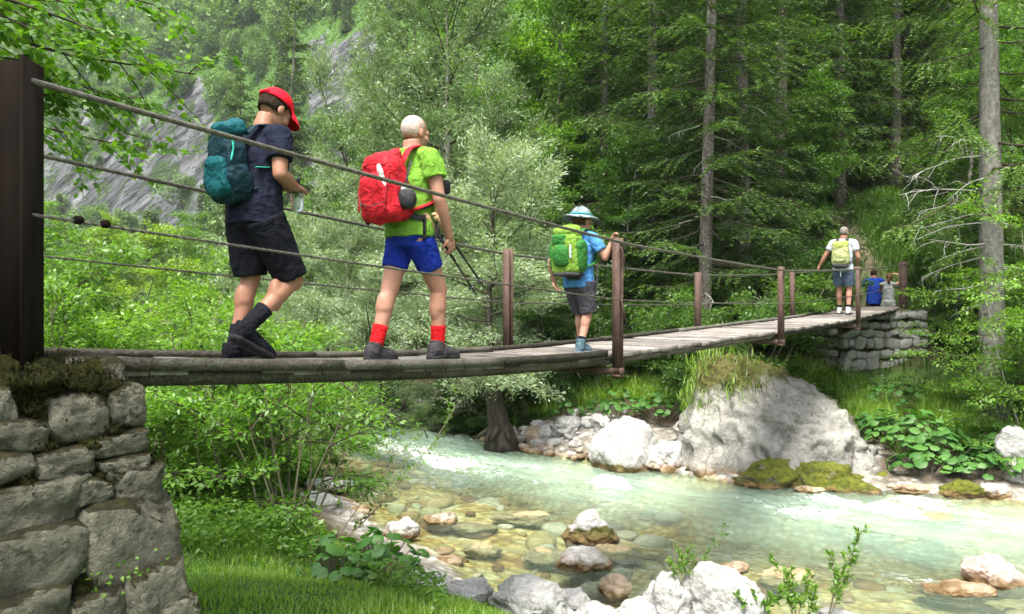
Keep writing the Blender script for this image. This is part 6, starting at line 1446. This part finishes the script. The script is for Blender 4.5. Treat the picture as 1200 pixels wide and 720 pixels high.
for s in (-1, 1):
    rbox((s*.132, -.18, .83), (.028, .07, .13), rot, .6, seed=25+s, amp=.006).build('side_pocket', C_grn, bp, True)
    strap(bp, [(s*.07, -.12, 1.01), (s*.075, -.06, 1.065), (s*.08, .01, 1.06), (s*.09, .09, .97), (s*.10, .11, .88), (s*.13, .06, .78), (s*.11, -.10, .73)], .022, .007, C_grn, 'shoulder_strap')
rbox((0, -.185, .672), (.132, .080, .022), None, .6, amp=.004).build('base_panel', C_dgrey, bp, True); strap(bp, [(.075, -.262, .98), (.078, -.278, .90), (.08, -.275, .80)], .010, .004, C_lgrey, 'compression_strap')
strap(bp, [(.15, .03, .75), (.165, .02, .65), (.16, .01, .52)], .010, .004, C_dgrey, 'belt_tail')
tag(bp, 'lime and green backpack worn by the child in the sun hat', 'backpack')

# ---------------------------------------------------------------- the man at the far end
q = on_deck(988, 15.1); k = 1.0
J = dict(hip=(0, 0, .90), chest=(0, .01, 1.25), neck=(0, .025, 1.475), head=(.01, .05, 1.605), hk=1.02, pitch=-8, yaw=0, nr=.060,
         shR=(.19, .0, 1.40), elR=(.27, .02, 1.12), wrR=(.22, .20, .98), shL=(-.19, .0, 1.40), elL=(-.33, .0, 1.16), wrL=(-.455, .05, .97), curlR=.8, curlL=.7,
         knR=(.10, .06, .49), anR=(.10, -.02, .10), knL=(-.09, .08, .49), anL=(-.09, .11, .10))
fm, A, Rm = person(q, k, J, SK_man, 'grey haired man with a pale pack near the far end of the deck', .010, 1.03, 1.02)
shirt(fm, k, J, C_lgrey, .55, .020, -.05, .012, 1.04, 12); shorts(fm, k, J, C_denim, .80, .018, .012, 13, wide=1.25, top=.03)
for s in 'LR': sock(fm, J['kn'+s], J['an'+s], .044, .048, .02, .22, C_black)
shoe(fm, (.10, -.11, .0), (.11, .18, .0), 1.05, C_tan, C_dgrey, .10, (.10, -.02, .14)); shoe(fm, (-.09, .02, .0), (-.10, .31, .0), 1.05, C_tan, C_dgrey, .10, (-.09, .11, .14))
shell(A, Rm, 1.02, (0, -.014, .024), (.082, .101, .096), -.05, HAIR_g, fm, 'hair', zfun=lambda a: -.07 if math.sin(a) < 0 else .02)
bp = pack_root(q); rot = rotm(6, 0, 0)
rbox((0, -.21, 1.17), (.155, .09, .23), rot, .5, taper=.06, seed=31).build('main_bag', C_olive2, bp, True); rbox((0, -.225, 1.36), (.145, .09, .075), rotm(10, 0, 0), .6, seed=32).build('lid', C_olive, bp, True)
rbox((0, -.275, 1.12), (.125, .05, .12), rot, .6, seed=33).build('front_pocket', C_olive2, bp, True); rbox((0, -.21, .945), (.15, .08, .035), None, .6, seed=34).build('base_panel', C_dgrey, bp, True)
for s in (-1, 1): strap(bp, [(s*.08, -.14, 1.40), (s*.09, -.07, 1.49), (s*.095, .02, 1.49), (s*.105, .12, 1.38), (s*.12, .15, 1.25), (s*.16, .08, 1.08), (s*.14, -.14, 1.0)], .03, .009, C_dgrey, 'shoulder_strap')
strap(bp, [(.0, -.20, .93), (.01, -.21, .84), (.0, -.205, .74)], .008, .004, C_lgrey, 'hanging_strap')
tag(bp, 'pale olive and lime backpack worn by the man at the far end of the deck', 'backpack')

# ---------------------------------------------------------------- two hikers standing beyond the bridge end
k = 1.0; p = W(1024, 350, 20.2); q = (p.x, p.y, gz(p.x, p.y))
HB = 1.75; q = (q[0], q[1], q[2])
J = dict(turn=10, hip=(0, 0, .90), chest=(0, .01, 1.25), neck=(0, .025, 1.475), head=(.0, .05, 1.605), hk=1.0, pitch=-12, yaw=0,
         shR=(.19, .0, 1.40), elR=(.26, .05, 1.12), wrR=(.15, .25, 1.05), shL=(-.19, .0, 1.40), elL=(-.40, .05, 1.24), wrL=(-.58, .12, 1.10), knR=(.10, .03, .49), anR=(.10, 0, .10), knL=(-.10, .03, .49), anL=(-.10, 0, .10))
bm_, A, Rm = person(q, k, J, SK_boy, 'dark haired hiker in a royal blue shirt standing beyond the far end of the bridge', .012)
shirt(bm_, k, J, C_royal, .6, .02, -.10, .013, 1.03, 15); shorts(bm_, k, J, C_black, .9, .02, .013, 16, wide=1.25); shell(A, Rm, 1.0, (0, -.012, .024), (.083, .103, .098), -.05, HAIR_d, bm_, 'hair', zfun=lambda a: -.07 if math.sin(a) < .2 else .02)
for s in (-1, 1): shoe(bm_, (s*.1, -.1, 0), (s*.11, .18, 0), 1.0, C_boot, C_blackg)
k = .93; p = W(1041, 350, 19.7); q = (p.x, p.y, gz(p.x, p.y))
J = dict(turn=0, hip=(0, 0, .84), chest=(0, .01, 1.15), neck=(0, .02, 1.365), head=(.02, .05, 1.485), hk=.95, pitch=-10, yaw=0, nr=.045,
         shR=(.16, .0, 1.30), elR=(.38, .06, 1.40), wrR=(.20, .10, 1.56), shL=(-.16, .0, 1.30), elL=(-.22, .14, 1.12), wrL=(-.10, .20, 1.36), hdR=(-.6, -.1, .2), knR=(.09, .03, .46), anR=(.09, 0, .09), knL=(-.09, .03, .46), anL=(-.09, 0, .09))
wm, A, Rm = person(q, k, J, SK_man, 'woman in a grey tank top standing beside the far end post', .012, .86)
shirt(wm, k, J, C_gtank, .06, .014, -.10, .012, .88, 17, 'tank_top'); shorts(wm, k, J, C_gshort, .55, .018, .013, 18, wide=1.25); shell(A, Rm, .95, (0, -.014, .022), (.084, .104, .100), -.06, HAIR_b, wm, 'hair', zfun=lambda a: -.085 if math.sin(a) < .2 else .02)
mb = MB(); mb.tube([A(0, -.10, .02), A(0, -.14, -.02), A(.01, -.13, -.12), A(.01, -.11, -.20)], [.03, .038, .032, .012], 10); mb.build('ponytail', HAIR_b, wm, True)
for s in (-1, 1): shoe(wm, (s*.09, -.1, 0), (s*.1, .15, 0), .92, C_gshoe, C_blackg)

# final sizes of the boy and the man with what they carry
for o, f in ((boy, 1.065), (man, 1.025)):
    for x in [x for x in scene.objects if x.parent is None and (x.location-o.location).length < 1e-4]:
        x.scale = (f, f, f)
        if o is boy and x.name.startswith('backpack'): x.scale = (f*.88, f*.90, f*.90); x.location.z += .105*f; x.location.x += .008; x.location.y += .012
# ================================================================ summer haze in the valley air
HD = .0003
bm = bmesh.new(); bmesh.ops.create_cube(bm, size=1); hm = bpy.data.meshes.new('haze'); bm.to_mesh(hm); bm.free()
zlo, zhi = float(GZ.min())-1.5, float(GZ.max())+20
t = NT('haze'); pv = t.n('ShaderNodeVolumePrincipled'); pv.inputs['Color'].default_value = (.86, .93, 1, 1); pv.inputs['Density'].default_value = HD; pv.inputs['Anisotropy'].default_value = .2
t.l(pv.outputs[0], t.out.inputs['Volume'])
hz_ = link('haze', hm, t.m, None, (0, 160, (zlo+zhi)/2)); hz_.scale = (900, 700, zhi-zlo); tag(hz_, kind='stuff')
# ================================================================ groups of like things
GROUPS = {'spruce_tree': 'spruces of the wood beyond the river', 'broadleaf_tree': 'broadleaf trees on the far slope', 'willow_tree': 'willows along the far bank', 'willow_bush': 'low willow bushes on the far bank', 'leafy_shrub': 'leafy shrubs on the near shore', 'bank_bush': 'bushes along the far bank',
          'butterbur': 'butterbur plants by the river', 'river_rock': 'rocks lying in and along the river', 'bank_rock': 'rocks on the near bank', 'bank_cobble': 'cobbles of the far gravel bank', 'mossy_rock': 'mossy rocks at the far waterline', 'sapling': 'saplings at the bottom edge', 'streamside_bush': 'bushes beside the near abutment',
          'person': 'hikers at the footbridge', 'backpack': 'backpacks of the hikers', 'trekking_pole': 'trekking poles of the man in green', 'conifer_tree': 'tall conifers below the mountainside', 'stone_abutment': 'stone abutments of the footbridge', 'young_beech': 'young beeches by the big spruce trunk'}
for o in scene.objects:
    g = GROUPS.get(o.name.split('.')[0])
    if g and o.parent is None and 'label' in o and 'group' not in o: o['group'] = g
